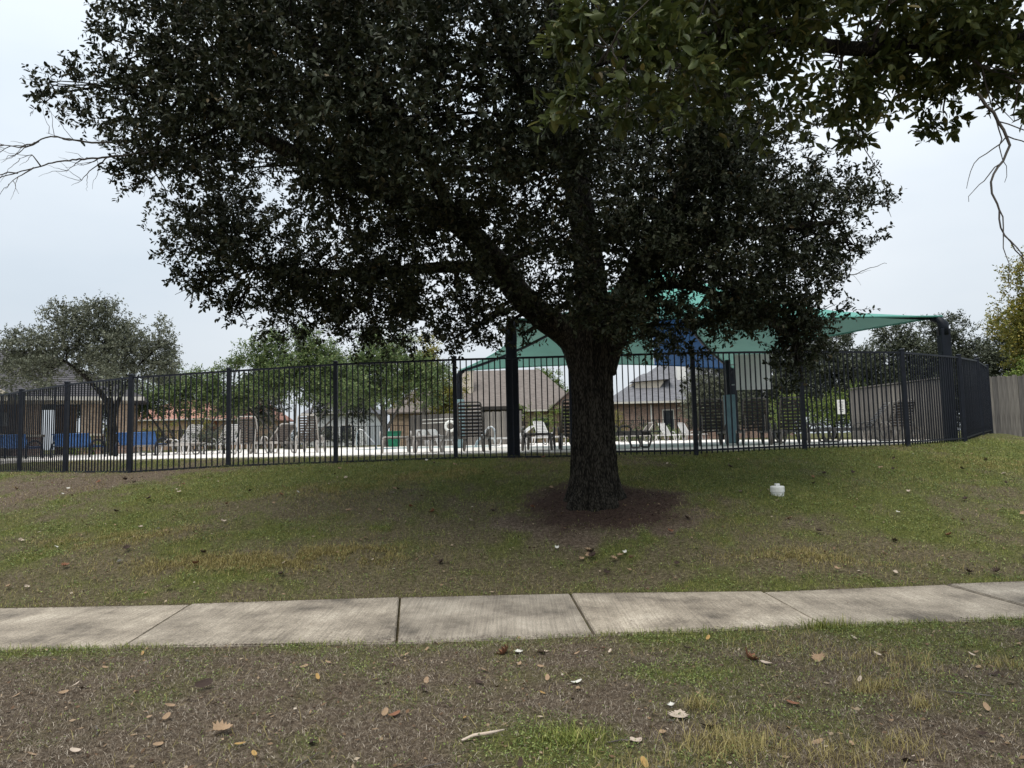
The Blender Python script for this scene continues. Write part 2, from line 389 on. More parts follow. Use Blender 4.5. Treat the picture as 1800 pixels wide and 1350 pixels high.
# value noise on a lattice, for terrain and patches
_lat = np.random.default_rng(3).random((256, 256))
def vnoise(x, y):
    xi = np.floor(x).astype(int); yi = np.floor(y).astype(int)
    fx = x - xi; fy = y - yi
    fx = fx * fx * (3 - 2 * fx); fy = fy * fy * (3 - 2 * fy)
    a = _lat[xi % 256, yi % 256]; b = _lat[(xi + 1) % 256, yi % 256]
    c = _lat[xi % 256, (yi + 1) % 256]; d = _lat[(xi + 1) % 256, (yi + 1) % 256]
    return (a * (1 - fx) + b * fx) * (1 - fy) + (c * (1 - fx) + d * fx) * fy
def fbm(x, y, sc, o=4):
    t = 0.0; amp = 0.5; s = sc
    for i in range(o):
        t = t + amp * vnoise(x * s + 17.3 * i, y * s + 5.1 * i); amp *= 0.5; s *= 2.1
    return t / (1 - 0.5 ** o)

# ------------------------------------------------------------------ terrain
FX = [-40, -14.5, -11.14, -9.23, -7.3, -5.39, -3.26, -1.05, 1.06, 3.22, 5.34, 7.56, 9.6, 11.3, 13.0, 13.3, 18, 40]
FY = [24, 18.6, 16.1, 14.7, 13.6, 13.5, 13.1, 13.0, 12.8, 12.6, 13.1, 13.7, 15.2, 17.2, 19.4, 20.0, 19.9, 19.9]
FZ = [1.0, 1.05, 1.07, 1.08, 1.09, 1.16, 1.20, 1.23, 1.22, 1.21, 1.25, 1.26, 1.29, 1.40, 1.44, 1.32, 1.3, 1.3]
DX = [-40, -16, -9, -5, 0, 4, 7.5, 9.6, 11.6]
DY = [30, 20, 16.2, 15.2, 14.1, 13.35, 14.5, 16.1, 19.4]
DECK = 1.30
def sstep(t):
    t = np.clip(t, 0, 1); return t * t * (3 - 2 * t)
# sidewalk edges
SFX = [-14, -9, -5.35, -3.22, -1.17, 0.54, 2.43, 4.34, 6.4, 9, 14]; SFY = [7.5, 7.3, 7.2, 7.17, 7.27, 7.28, 7.17, 7.33, 7.45, 7.7, 8.2]
SNX = [-14, -9, -5.25, -3.09, -0.94, 0.61, 2.48, 4.5, 6.6, 9.2, 14]; SNY = [5.95, 5.8, 5.7, 5.69, 5.65, 5.74, 5.87, 6.0, 6.12, 6.35, 6.8]
def ground(x, y):
    x = np.asarray(x, float); y = np.asarray(y, float)
    yf = np.interp(x, FX, FY); zf = np.interp(x, FX, FZ)
    y0 = np.interp(x, SFX, SFY) + 0.08
    s = (y - y0) / (yf - y0)
    z = zf * np.interp(np.clip(s, 0, 1), [0, .08, .49, .85, 1.0], [0.0, .08, .56, .90, 1.0])
    back = sstep((y - yf) / 1.2)
    z = np.where(y > yf, zf * (1 - back) + 1.27 * back, z)
    lump = (fbm(x, y, 0.9, 3) - 0.5) * 0.10 + (fbm(x, y, 5.0, 3) - 0.5) * 0.03
    slope_zone = sstep((y - y0) / 0.8) * (1 - sstep((y - yf + 0.6) / 0.6))
    near_zone = 1 - sstep((y - np.interp(x, SNX, SNY) + 0.5) / 0.4)
    z = z + lump * slope_zone + ((fbm(x, y, 2.0, 4) - 0.5) * 0.05 - 0.005) * near_zone
    yn = np.interp(x, SNX, SNY)
    trench = sstep((y - yn + 0.03) / 0.06) * (1 - sstep((y - y0 + 0.10) / 0.06))
    z = z - 0.035 * trench
    dy = np.interp(x, DX, DY)
    z = z - 0.22 * sstep((y - dy - 0.12) / 0.25) * (x < 11.7) * (x > -18) * (y < 50)
    return z

def gauss(x, y, lst):
    t = 0.0
    for (cx, cy, rx, ry, a) in lst:
        t = t + a * np.exp(-(((x - cx) / rx) ** 2 + ((y - cy) / ry) ** 2))
    return t
TREE = (1.11, 10.05)
def masks(x, y):
    """green, dry, mulch in 0..1"""
    n1 = fbm(x, y, 0.55, 4); n2 = fbm(x + 40, y + 9, 1.7, 4); n3 = fbm(x + 80, y - 31, 4.5, 3)
    g = 0.52 + 1.7 * (n1 - 0.5) + 1.5 * (n2 - 0.5) + 1.1 * (n3 - 0.5)
    g = g + gauss(x, y, [(-4.0, 11.6, 2.6, 1.3, 0.55), (-1.8, 12.1, 2.4, 1.2, 0.6), (4.3, 10.9, 4.0, 1.6, 0.5), (7.6, 12.6, 3.0, 1.7, 0.55), (3.8, 9.3, 1.6, 0.7, 0.2),
                         (-4.6, 9.4, 2.2, 0.7, 0.25), (0.3, 8.2, 2.6, 0.5, 0.15), (10.5, 14.5, 2, 2, 0.5),
                         (-8.0, 12.6, 2.2, 1.6, -0.75), (-6.3, 13.0, 1.2, 0.8, -0.4), (-2.0, 9.8, 2.0, 0.85, -0.4), (0.2, 7.6, 2.0, 0.22, -0.45), (4.6, 8.0, 1.9, 0.5, -0.5), (2.5, 7.7, 1.6, 0.35, -0.35), (-3.2, 8.25, 1.0, 0.25, -0.45), (-2.1, 8.4, 0.7, 0.24, -0.45), (-4.9, 9.2, 0.8, 0.3, -0.3), (-3.4, 12.3, 2.4, .8, .35), (5.5, 12.3, 3.5, .9, .3)])
    yn = np.interp(x, SNX, SNY)
    verge = (y < yn)
    gv = 0.13 + 1.1 * (n2 - 0.5) + 0.9 * (n3 - 0.5) + gauss(x, y, [(0.11, 3.86, 0.42, 0.2, 0.75), (0.35, 3.6, 0.4, 0.2, 0.5), (0.75, 4.85, 0.5, 0.22, 0.55), (1.25, 4.75, 0.35, 0.3, 0.5), (2.0, 5.5, 1.2, 0.25, 0.35),
                    (1.6, 4.2, 0.7, 0.5, 0.22), (3.3, 5.3, 0.5, 0.3, 0.5), (-3.2, 4.4, 1.0, 0.8, -0.3)]) + 0.55 * np.exp(-((y - yn + 0.12) / 0.15) ** 2) * (0.45 + 1.1 * n2)
    g = np.where(verge, gv, g)
    d = np.maximum(0.0, 0.12 + 1.2 * (fbm(x - 60, y + 70, 1.1, 4) - 0.5)) + gauss(x, y, [(-3.2, 8.25, 1.0, 0.25, 0.9), (-2.1, 8.4, 0.7, 0.24, 1.0), (-4.9, 9.2, 0.8, 0.3, 0.6), (-1.2, 11.6, 0.7, 0.3, 0.5), (8.0, 11.8, 1.2, .5, .4), (-2.0, 11.2, 0.8, 0.35, 0.3), (3.2, 8.0, 0.6, 0.2, 0.5),
                    (2.3, 4.9, 0.55, 0.45, 0.55), (2.2, 4.25, 0.4, 0.3, 0.5), (1.1, 3.62, 0.35, 0.22, 0.7), (1.05, 4.2, 0.3, 0.2, 0.3), (2.7, 5.1, 0.4, 0.3, 0.4)])
    r = np.hypot((x - TREE[0] - 0.05) / 1.12, (y - TREE[1] + 0.25) / 1.0)
    r = r + 0.6 * (n2 - 0.5) + 0.5 * (n3 - 0.5)
    mu = 1 - sstep((r - 0.66) / 0.5)
    rim = np.exp(-((r - 1.12) / 0.12) ** 2) * (y < TREE[1] - 0.5)
    g = np.where(verge, g, np.maximum(g, (0.16 + 0.25 * n3) * (1 - np.clip(gauss(x, y, [(-8.2, 12.8, 2.6, 1.7, 1.5), (-6.0, 13.0, 1.2, .7, .8)]), 0, 1)))) * (1 - mu) - 0.5 * rim
    return np.clip(g, 0, 1), np.clip(d * (1 - mu), 0, 1), np.clip(mu, 0, 1)

def axis(parts):
    out = []
    for a, b, st in parts:
        out += list(np.arange(a, b - 1e-6, st))
    out.append(parts[-1][1])
    return np.array(out)
gx = axis([(-1500, -300, 300), (-300, -60, 40), (-60, -16, 4), (-16, -6, 0.12), (-6, 6, 0.06), (6, 15, 0.12), (15, 60, 4), (60, 300, 40), (300, 1500, 300)])
gy = axis([(-200, -20, 45), (-20, 2.4, 1.6), (2.4, 8.0, 0.05), (8.0, 16, 0.1), (16, 22, 0.3), (22, 60, 2), (60, 300, 30), (300, 2400, 300)])
GX, GY = np.meshgrid(gx, gy)
GZ = ground(GX, GY)
V = np.stack([GX.ravel(), GY.ravel(), GZ.ravel()], 1)
nx, ny = len(gx), len(gy)
ii = (np.arange(ny - 1)[:, None] * nx + np.arange(nx - 1)[None]).ravel()
Fq = np.stack([ii, ii + 1, ii + 1 + nx, ii + nx], 1)
gme = np_mesh('ground', V, Fq, M['ground'], True)
gm, dm, mm = masks(GX.ravel(), GY.ravel())
far = GY.ravel() > 17
gm = np.where(far, 0.75, gm)
ca = gme.color_attributes.new('mask', 'FLOAT_COLOR', 'POINT')
ca.data.foreach_set('color', np.stack([gm, dm, mm, np.ones_like(gm)], 1).astype(np.float32).ravel())
tag(put('ground', gme), 'sloping lawn of patchy grass and bare soil', None, None, 'structure')

# ------------------------------------------------------------------ sidewalk of separate slabs
walk = empty('sidewalk', (0, 6.4, 0)); tag(walk, kind='structure')
for i in range(len(SFX) - 1):
    a = Vector((SNX[i], SNY[i], 0)); b = Vector((SNX[i + 1], SNY[i + 1], 0)); c = Vector((SFX[i + 1], SFY[i + 1], 0)); d = Vector((SFX[i], SFY[i], 0))
    g0, g1 = 0.011, 0.011
    ab = (b - a).normalized(); dc = (c - d).normalized()
    q = [a + ab * g0, b - ab * g1, c - dc * g1, d + dc * g0]
    dz = [0.0, 0.004, -0.003, 0.006, 0.0, 0.005, -0.004, 0.004, 0, 0][i]
    bm = bmesh.new()
    top = [bm.verts.new((p.x, p.y - 6.4, dz)) for p in q]; bot = [bm.verts.new((p.x, p.y - 6.4, -0.1)) for p in q]
    bm.faces.new(top); bm.faces.new(bot[::-1])
    for k in range(4): bm.faces.new((top[k], bot[k], bot[(k + 1) % 4], top[(k + 1) % 4]))
    bmesh.ops.recalc_face_normals(bm, faces=bm.faces)
    te = [e for e in bm.edges if all(v.co.z > -0.05 for v in e.verts)]
    bmesh.ops.bevel(bm, geom=te, offset=0.009, segments=3, affect='EDGES')
    me = bpy.data.meshes.new('slab'); bm.to_mesh(me); bm.free(); me.materials.append(M['sidewalk'])
    put('slab', me, walk)

# ------------------------------------------------------------------ pool deck and pool
dk = MB()
front = list(zip(DX[1:], DY[1:]))
front = [(-17.5, 21.5)] + front
PX0, PX1, PY0, PY1 = -6.1, -0.9, 26.5, 37.0
def slab(poly, z0=1.0, z1=DECK): dk.prism([(x, y, z0) for x, y in poly], (0, 0, z1 - z0))
xs = [-17.5, -16, -9, -5, 0, 4, 7.5, 9.6, 11.6]
ys = [float(np.interp(x, [p[0] for p in front], [p[1] for p in front])) for x in xs]
for i in range(len(xs) - 1):
    slab([(xs[i] + 0.004, ys[i]), (xs[i + 1] - 0.004, ys[i + 1]), (xs[i + 1] - 0.004, PY0), (xs[i] + 0.004, PY0)])
slab([(-17.5, PY0 + .008), (PX0, PY0 + .008), (PX0, PY1), (-17.5, PY1)])
slab([(PX1, PY0 + .008), (11.6, PY0 + .008), (11.6, PY1), (PX1, PY1)])
slab([(-17.5, PY1 + .008), (11.6, PY1 + .008), (11.6, 46), (-17.5, 46)])
tag(dk.build('pool_deck', M['deck']), kind='structure')
tag(MB().box(PX0 + .002, PX1 - .002, PY0 + .01, PY1 - .002, 1.05, 1.19).build('water', M['water']), kind='structure')

# ------------------------------------------------------------------ iron fence
def iron_fence(name, label, pts, height, spacing, pick_me, post_me, join_pickets=False, postcap=True):
    root = empty(name, pts[0]); tag(root, label, 'fence')
    o0 = Vector(pts[0])
    P = [Vector(p) for p in pts]
    for p in P:
        put('post', post_me, root, p - o0)
    jb = MB()
    for a, b in zip(P[:-1], P[1:]):
        d = b - a; L = math.hypot(d.x, d.y); ang = math.atan2(d.y, d.x)
        for z, hh in ((height - 0.02, 0.036), (0.05 if a.x > 1 else -0.015, 0.032)):
            q = MB()
            n = Vector((-d.y, d.x, 0)).normalized() * 0.017
            e = Vector((d.x, d.y, 0)).normalized() * 0.036
            A = a - o0 + e + Vector((0, 0, z)); B = b - o0 - e + Vector((0, 0, z))
            q.prism([A - n - Vector((0, 0, hh / 2)), A + n - Vector((0, 0, hh / 2)), A + n + Vector((0, 0, hh / 2)), A - n + Vector((0, 0, hh / 2))], B - A)
            q.build('rail', M['iron'], root)
        k = max(1, int(round(L / spacing)))
        for j in range(1, k):
            p = a + d * (j / k) - o0
            if join_pickets:
                jb.box(p.x - .011, p.x + .011, p.y - .011, p.y + .011, p.z + 0.03, p.z + height - 0.03)
            else:
                put('picket', pick_me, root, p, (random.uniform(-.004, .004), random.uniform(-.004, .004), ang))
    if join_pickets:
        tag(jb.build('pickets', M['iron'], root), kind='stuff')
    return root
H = 1.80
pick = MB().box(-.010, .010, -.010, .010, -0.01, H - 0.03).mesh('picket', M['iron'])
pm = MB().box(-.036, .036, -.036, .036, -0.35, H + 0.02)
pm.add([(-.042, -.042, H + .02), (.042, -.042, H + .02), (.042, .042, H + .02), (-.042, .042, H + .02), (-.042, -.042, H + .04), (.042, -.042, H + .04), (.042, .042, H + .04), (-.042, .042, H + .04), (0, 0, H + .06)],
       [(3, 2, 1, 0), (0, 1, 5, 4), (1, 2, 6, 5), (2, 3, 7, 6), (3, 0, 4, 7), (4, 5, 8), (5, 6, 8), (6, 7, 8), (7, 4, 8)])
postm = pm.mesh('post', M['iron'])
fp = []
for x, y in list(zip(FX, FY))[1:-3]:
    fp.append((x, y, float(np.interp(x, FX, FZ)) + 0.03))
iron_fence('iron_fence', 'tall black iron picket fence behind the oak trunk along the pool', fp, H, 0.104, pick, postm)

# ------------------------------------------------------------------ weathered wooden fences
def plank_mesh(h, w):
    b = MB(); b.prism([(-w / 2, -.009, 0), (w / 2, -.009, 0), (w / 2, -.009, h - .03), (w / 2 - .025, -.009, h), (-w / 2 + .025, -.009, h), (-w / 2, -.009, h - .03)], (0, .018, 0))
    return b.mesh('plank', M['wood_grey'])
def wood_fence(label, A, B, h, z0, w=0.14, cap=False):
    A = Vector((*A, z0)); B = Vector((*B, z0)); d = B - A; L = d.length; ang = math.atan2(d.y, d.x)
    root = empty('wooden_fence', A, ang); tag(root, label, 'fence')
    meshes = [plank_mesh(h + e, w - 0.004) for e in (-0.02, 0.0, 0.015)]
    n = int(L / w)
    for i in range(n):
        put('plank', meshes[random.randrange(3)], root, ((i + .5) * w, random.uniform(-.004, .004), 0), (0, random.uniform(-.006, .006), 0))
    for z in (0.35, h * 0.55, h - 0.3):
        MB().box(0, L, 0.016, 0.054, z, z + 0.085).build('rail', M['wood_grey'], root)
    for i in range(int(L / 2.4) + 1):
        MB().box(i * 2.4, i * 2.4 + .09, 0.057, 0.147, -0.3, h - 0.06).build('post', M['wood_grey'], root)
    if cap:
        MB().box(-0.02, L + .02, -0.05, 0.06, h + 0.018, h + 0.055).build('cap_board', M['wood_grey'], root)
    return root
wood_fence('grey weathered plank fence rising from the grass beside the iron fence end', (13.15, 20.3), (24.0, 19.6), 1.80, 1.27)
wood_fence('capped grey plank fence seen through the iron pickets beside loungers', (12.15, 25.6), (12.75, 20.7), 1.80, 1.27, cap=True)
wood_fence('far grey plank fence behind the ring buoy and pool', (-6.2, 42.5), (0.6, 39.2), 2.1, 1.05)

# ------------------------------------------------------------------ loungers
def arc(c, r, a0, a1, n, y):
    return [(c[0] + r * math.cos(R(a0 + (a1 - a0) * i / n)), y, c[1] + r * math.sin(R(a0 + (a1 - a0) * i / n))) for i in range(n + 1)]
def lounger_proto(back_deg, fm, sm, detail=True):
    """local: foot end at +x... head (backrest) at -x; width along y; stands on z=0"""
    root = empty('pool_lounger')
    W = 0.31; hs = 0.33
    for s in (-1, 1):
        MB().prism([(-.15, s * W, hs - .045), (1.28, s * W, hs - .045), (1.31, s * W, hs), (1.27, s * W, hs + .03), (-.15, s * W, hs + .03)], (0, -s * 0.045, 0)).build('side_rail', fm, root)
        MB().prism([(-.55, s * W, hs - .045), (-.154, s * W, hs - .045), (-.154, s * W, hs + .03), (-.55, s * W, hs + .02)], (0, -s * 0.045, 0)).build('head_rail', fm, root)
        # arched end legs: a hoop each, flattened foot
        for cx in (-0.40, 1.02):
            b = MB(); b.tube([(cx - .16, s * (W - .02), hs - .035), (cx - .14, s * (W - .005), .16), (cx - .085, s * W, .03), (cx - .05, s * W, .022), (cx + .05, s * W, .022), (cx + .085, s * W, .03), (cx + .14, s * (W - .005), .16), (cx + .16, s * (W - .02), hs - .035)],
                             [.024, .026, .024, .022, .022, .024, .026, .024], 6)
            b.build('leg', fm, root, smooth=True)
        # arm loop
        b = MB(); b.tube([(-.10, s * (W + .035), hs), (-.06, s * (W + .045), hs + .12), (.02, s * (W + .045), hs + .165), (.16, s * (W + .045), hs + .165), (.25, s * (W + .04), hs + .10), (.28, s * (W + .035), hs)], .021, 6)
        b.build('armrest', fm, root, smooth=True)
    slat = MB().box(-.023, .023, -W + .047, W - .047, -.015, .015).mesh('slat', sm)
    n = 15
    for i in range(n):
        put('slat', slat, root, (0.03 + i * 0.083, 0, hs + .02))
    br = empty('backrest_pivot') if False else None
    a = R(back_deg); L = 0.78
    ca, sa = math.cos(a), math.sin(a)
    px, pz = -0.02, hs + .035
    fr = MB()
    def bp(u, y, w=0.0):   # u along the back, w normal offset
        return (px - ca * u - sa * w, y, pz + sa * u - ca * w)
    fr.tube([bp(0, -W + .03), bp(L * .5, -W + .04), bp(L - .06, -W + .055), bp(L - .015, -W + .075), bp(L, -W + .11), bp(L, W - .11), bp(L - .015, W - .075), bp(L - .06, W - .055), bp(L * .5, W - .04), bp(0, W - .03)], .02, 6)
    back = fr.build('backrest', fm, root, smooth=True)
    for i in range(9):
        u = 0.05 + i * 0.081
        put('slat', slat, back, bp(u, 0), (0, a, 0), (1, 0.98 - 0.006 * i, 1))
    for s in (-1, 1):
        if back_deg > 10:
            MB().tube([bp(L * .5, s * (W - .09), .02), (px - ca * L * .5 - .09, s * (W - .09), hs - .01)], .012, 5).build('prop', fm, root)
    return root
protos = {}
def place_lounger(kind, deg, x, y, rz, label, group=None, z=DECK):
    key = (kind, deg)
    if key not in protos:
        fm, sm = {'brown': (M['resin_frame'], M['resin_slat']), 'dark': (M['resin_dark_frame'], M['resin_dark_slat']), 'white': (M['resin_white'], M['resin_white'])}[kind]
        protos[key] = lounger_proto(deg, fm, sm); o = protos[key]
    else:
        o = copy_tree(protos[key])
    o.location = (x, y, z + 0.002); o.rotation_euler = (0, 0, R(rz))
    tag(o, label, 'lounger', group)
    return o
UP = 68
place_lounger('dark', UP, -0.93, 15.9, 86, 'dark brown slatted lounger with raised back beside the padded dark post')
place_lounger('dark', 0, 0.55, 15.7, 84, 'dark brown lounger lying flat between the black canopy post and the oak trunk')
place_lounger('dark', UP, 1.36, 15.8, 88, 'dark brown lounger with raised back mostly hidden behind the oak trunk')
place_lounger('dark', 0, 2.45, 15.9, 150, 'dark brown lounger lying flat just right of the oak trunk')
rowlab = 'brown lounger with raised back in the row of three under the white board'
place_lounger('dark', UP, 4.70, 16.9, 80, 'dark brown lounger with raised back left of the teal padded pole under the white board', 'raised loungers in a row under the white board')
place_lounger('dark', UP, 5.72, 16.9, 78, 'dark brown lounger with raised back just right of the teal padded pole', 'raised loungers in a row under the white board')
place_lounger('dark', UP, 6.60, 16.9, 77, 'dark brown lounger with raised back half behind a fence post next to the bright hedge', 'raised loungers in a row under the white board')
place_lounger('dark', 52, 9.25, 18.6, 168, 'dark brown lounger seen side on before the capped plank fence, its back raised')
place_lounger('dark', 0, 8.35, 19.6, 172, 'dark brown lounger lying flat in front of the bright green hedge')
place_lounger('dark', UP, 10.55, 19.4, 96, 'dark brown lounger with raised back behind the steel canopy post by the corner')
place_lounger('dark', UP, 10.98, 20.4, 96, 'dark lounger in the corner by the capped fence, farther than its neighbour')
place_lounger('brown', 0, -1.86, 16.5, 82, 'brown lounger lying flat left of the padded dark post')
place_lounger('brown', 0, -2.75, 16.7, 100, 'brown lounger lying flat in front of the green bin')
place_lounger('brown', UP, -6.02, 21.0, 96, 'brown lounger with raised back straight before the bushy many stemmed tree')
place_lounger('brown', 40, -7.15, 21.6, 140, 'brown lounger half reclined between two raised loungers')
place_lounger('brown', UP, -7.75, 21.0, 92, 'brown lounger with raised back next to the dark round shrub')
wl_ = 'white lounger beyond the benches near the fan shaped tree'
place_lounger('white', 50, -11.0, 24.0, 150, 'white lounger behind the flat brown lounger past the benches', 'white loungers beyond the benches')
place_lounger('white', 50, -9.9, 24.5, 140, 'white lounger partly behind the dark round shrub', 'white loungers beyond the benches')
place_lounger('brown', 0, -10.6, 22.6, 172, 'brown lounger lying flat behind the blue bench by the brick pillar')
place_lounger('white', 40, -5.0, 38.4, 100, 'white reclined lounger across the pool before the grey plank fence, left one', None)
place_lounger('white', 40, -4.0, 38.2, 60, 'white reclined lounger across the pool under the ring buoy', None)
fl = ['white lounger with raised back beside the brown lounger on the far deck', 'white lounger on the far deck with only another white lounger beside it']
place_lounger('white', 55, 8.75, 40.5, 300, fl[0], 'white loungers on the far deck')
place_lounger('white', 55, 9.85, 40.5, 300, fl[1], 'white loungers on the far deck')
place_lounger('brown', 50, 6.55, 36.0, 200, 'brown lounger with raised back on the far deck left of the white pair')
place_lounger('white', 55, 1.3, 30.0, 300, 'white lounger with raised back just right of the black canopy post')
place_lounger('white', 35, 0.2, 30.6, 200, 'white low lounger between the pool handrails')

# ------------------------------------------------------------------ blue benches with black hoop ends
def bench_proto():
    root = empty('park_bench')
    L = 0.70
    # back and seat of vertical steel straps under a rolled rail
    for nm, pts in (('backrest', [(-.30, .84), (-.27, .82), (-.22, .62), (-.185, .47), (-.15, .425)]), ('seat', [(-.145, .42), (-.08, .40), (.10, .41), (.24, .43), (.29, .41), (.30, .37)])):
        o = empty('x') if False else None
        fr = MB(); fr.tube([(-L, 0, 0), (L, 0, 0)], .02, 8)
        top = MB()
        for (y, z) in (pts[0], pts[-1]):
            top.tube([(-L, y, z), (L, y, z)], .018, 6)
        part = top.build(nm, M['blue_mesh'], root, smooth=True)
        for i in range(26):
            x = -L + .03 + i * (2 * L - .06) / 25
            b = MB()
            for (y0, z0), (y1, z1) in zip(pts[:-1], pts[1:]):
                n = Vector((0, -(z1 - z0), y1 - y0)).normalized() * 0.004
                b.add([(x - .022, y0 - n.y, z0 - n.z), (x + .022, y0 - n.y, z0 - n.z), (x + .022, y1 - n.y, z1 - n.z), (x - .022, y1 - n.y, z1 - n.z),
                       (x - .022, y0 + n.y, z0 + n.z), (x + .022, y0 + n.y, z0 + n.z), (x + .022, y1 + n.y, z1 + n.z), (x - .022, y1 + n.y, z1 + n.z)],
                      [(0, 3, 2, 1), (4, 5, 6, 7), (0, 1, 5, 4), (2, 3, 7, 6), (0, 4, 7, 3), (1, 2, 6, 5)])
            b.build('strap', M['blue_mesh'], part)
    for s in (-1, 1):
        b = MB(); x = s * (L + .03)
        b.tube([(x, -.29, 0.0), (x, -.29, .30), (x, -.27, .43), (x, -.19, .55), (x, -.07, .615), (x, .07, .615), (x, .19, .55), (x, .27, .43), (x, .29, .30), (x, .29, 0.0)], .03, 8)
        b.build('hoop_leg', M['iron'], root, smooth=True)
        MB().tube([(x, -.28, .40), (x, .28, .40)], .02, 6).build('seat_bar', M['iron'], root)
    return root
bp0 = bench_proto()
for i, (x, y, rz, lab) in enumerate([(-15.3, 21.9, -14, 'blue steel strap bench with black hoop ends at the cut off end of the row'), (-13.55, 22.2, -14, 'blue steel bench with black hoop ends between the other two benches'),
                                     (-11.6, 22.3, -14, 'blue steel bench with black hoop ends nearest the loungers')]):
    o = bp0 if i == 0 else copy_tree(bp0)
    zb = DECK if y > float(np.interp(x, DX, DY)) + .4 else float(ground(x, y))
    o.location = (x, y, zb + .002); o.rotation_euler = (0, 0, R(rz)); o.scale = (1, 1, .86)
    tag(o, lab, 'bench', 'blue benches in a row')

# ------------------------------------------------------------------ buildings
def brick_mat(name, c0, c1, mortar, sc=1.0):
    m, n, l, b = newmat(name)
    tc = n.new('ShaderNodeTexCoord'); sp = n.new('ShaderNodeSeparateXYZ'); cb = n.new('ShaderNodeCombineXYZ'); ad = n.new('ShaderNodeMath')
    l.new(tc.outputs['Object'], sp.inputs['Vector']); l.new(sp.outputs['X'], ad.inputs[0]); l.new(sp.outputs['Y'], ad.inputs[1])
    l.new(ad.outputs[0], cb.inputs['X']); l.new(sp.outputs['Z'], cb.inputs['Y'])
    bt = n.new('ShaderNodeTexBrick'); bt.inputs['Scale'].default_value = sc
    bt.inputs['Color1'].default_value = (*c0, 1); bt.inputs['Color2'].default_value = (*c1, 1); bt.inputs['Mortar'].default_value = (*mortar, 1)
    bt.inputs['Brick Width'].default_value = 0.22; bt.inputs['Row Height'].default_value = 0.076; bt.inputs['Mortar Size'].default_value = 0.009
    l.new(cb.outputs['Vector'], bt.inputs['Vector'])
    ns = n.new('ShaderNodeTexNoise'); ns.inputs['Scale'].default_value = 5; l.new(tc.outputs['Object'], ns.inputs['Vector'])
    rp = ramp_node(n, [(0.3, (0.7, 0.7, 0.7)), (0.7, (1.15, 1.15, 1.15))]); l.new(ns.outputs['Fac'], rp.inputs['Fac'])
    x = n.new('ShaderNodeMix'); x.data_type = 'RGBA'; x.blend_type = 'MULTIPLY'; x.inputs['Factor'].default_value = 1
    l.new(bt.outputs['Color'], x.inputs[6]); l.new(rp.outputs['Color'], x.inputs[7]); l.new(x.outputs[2], b.inputs['Base Color'])
    b.inputs['Roughness'].default_value = 0.9
    return m
M['brick_tan'] = brick_mat('tan brick', (0.42, 0.285, 0.19), (0.32, 0.21, 0.14), (0.46, 0.40, 0.32))
M['brick_red'] = brick_mat('mixed red brick', (0.30, 0.17, 0.125), (0.20, 0.125, 0.10), (0.34, 0.29, 0.25))

def hip_roof(x0, x1, y0, y1, ze, rx0, rx1, ry, zr):
    v = [(x0, y0, ze), (x1, y0, ze), (x1, y1, ze), (x0, y1, ze), (rx0, ry, zr), (rx1, ry, zr)]
    t = 0.12
    v += [(a, b, c - t) for a, b, c in v[:4]]
    return MB().add(v, [(0, 1, 5, 4), (1, 2, 5), (2, 3, 4, 5), (3, 0, 4), (0, 6, 7, 1), (1, 7, 8, 2), (2, 8, 9, 3), (3, 9, 6, 0), (6, 9, 8, 7)])

def add_window(root, x, y, z, w, h):
    f = MB().box(x - w / 2, x + w / 2, y - .05, y - .003, z, z + h).build('window', M['cream'], root)
    for s in (-1, 1):
        MB().box(x + s * w / 4 - w / 4 + .05, x + s * w / 4 + w / 4 - .05, y - .06, y - .052, z + .06, z + h - .06).build('pane', M['glass_dark'], f)

# pool house with brick pillars
ph = empty('pool_house', (-22, 36, 1.27)); tag(ph, 'brick pool house with charcoal hip roof behind the blue benches', 'building')
def pb(b, name, mat, parent=None, **k):
    for i, q in enumerate(b.v): b.v[i] = (q[0] + 22, q[1] - 36, q[2] - 1.27)
    return b.build(name, mat, parent or ph, **k)
pb(MB().box(-34, -17.6, 33.1, 43, 0.9, 1.31), 'floor_slab', M['deck'])
for px, w in ((-25.0, .62), (-21.7, .8), (-19.3, .75), (-17.95, .62)):
    p = pb(MB().box(px - w / 2, px + w / 2, 33.4, 33.4 + w, 1.315, 3.60), 'pillar', M['brick_tan'])
    pb(MB().box(px - w / 2 - .10, px + w / 2 + .10, 33.3, 34.12, 1.314, 2.14), 'pedestal', M['brick_red'], p)
    pb(MB().box(px - w / 2 - .14, px + w / 2 + .14, 33.26, 34.16, 2.142, 2.24), 'cap_stone', M['cream'], p)
pb(MB().box(-34, -17.66, 33.45, 33.75, 3.605, 3.80), 'beam', M['cream'])
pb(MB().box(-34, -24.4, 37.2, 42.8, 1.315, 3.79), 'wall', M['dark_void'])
pb(MB().box(-24.38, -22.6, 36.0, 36.25, 1.315, 3.79), 'partition', M['brick_tan'])
pb(MB().box(-19.0, -17.7, 38.2, 38.45, 1.315, 3.79), 'partition', M['brick_tan'])
pb(MB().box(-21.4, -20.5, 38.2, 38.45, 1.315, 3.79), 'partition', M['brick_tan'])
pb(MB().box(-23.35, -22.95, 35.97, 35.995, 2.7, 3.35), 'notice', M['white'])
rf = pb(hip_roof(-36, -17.15, 32.95, 43.4, 3.93, -31, -22.2, 38.1, 6.55), 'roof', M['shingle_dark'])
sh = MB()
nC = 24
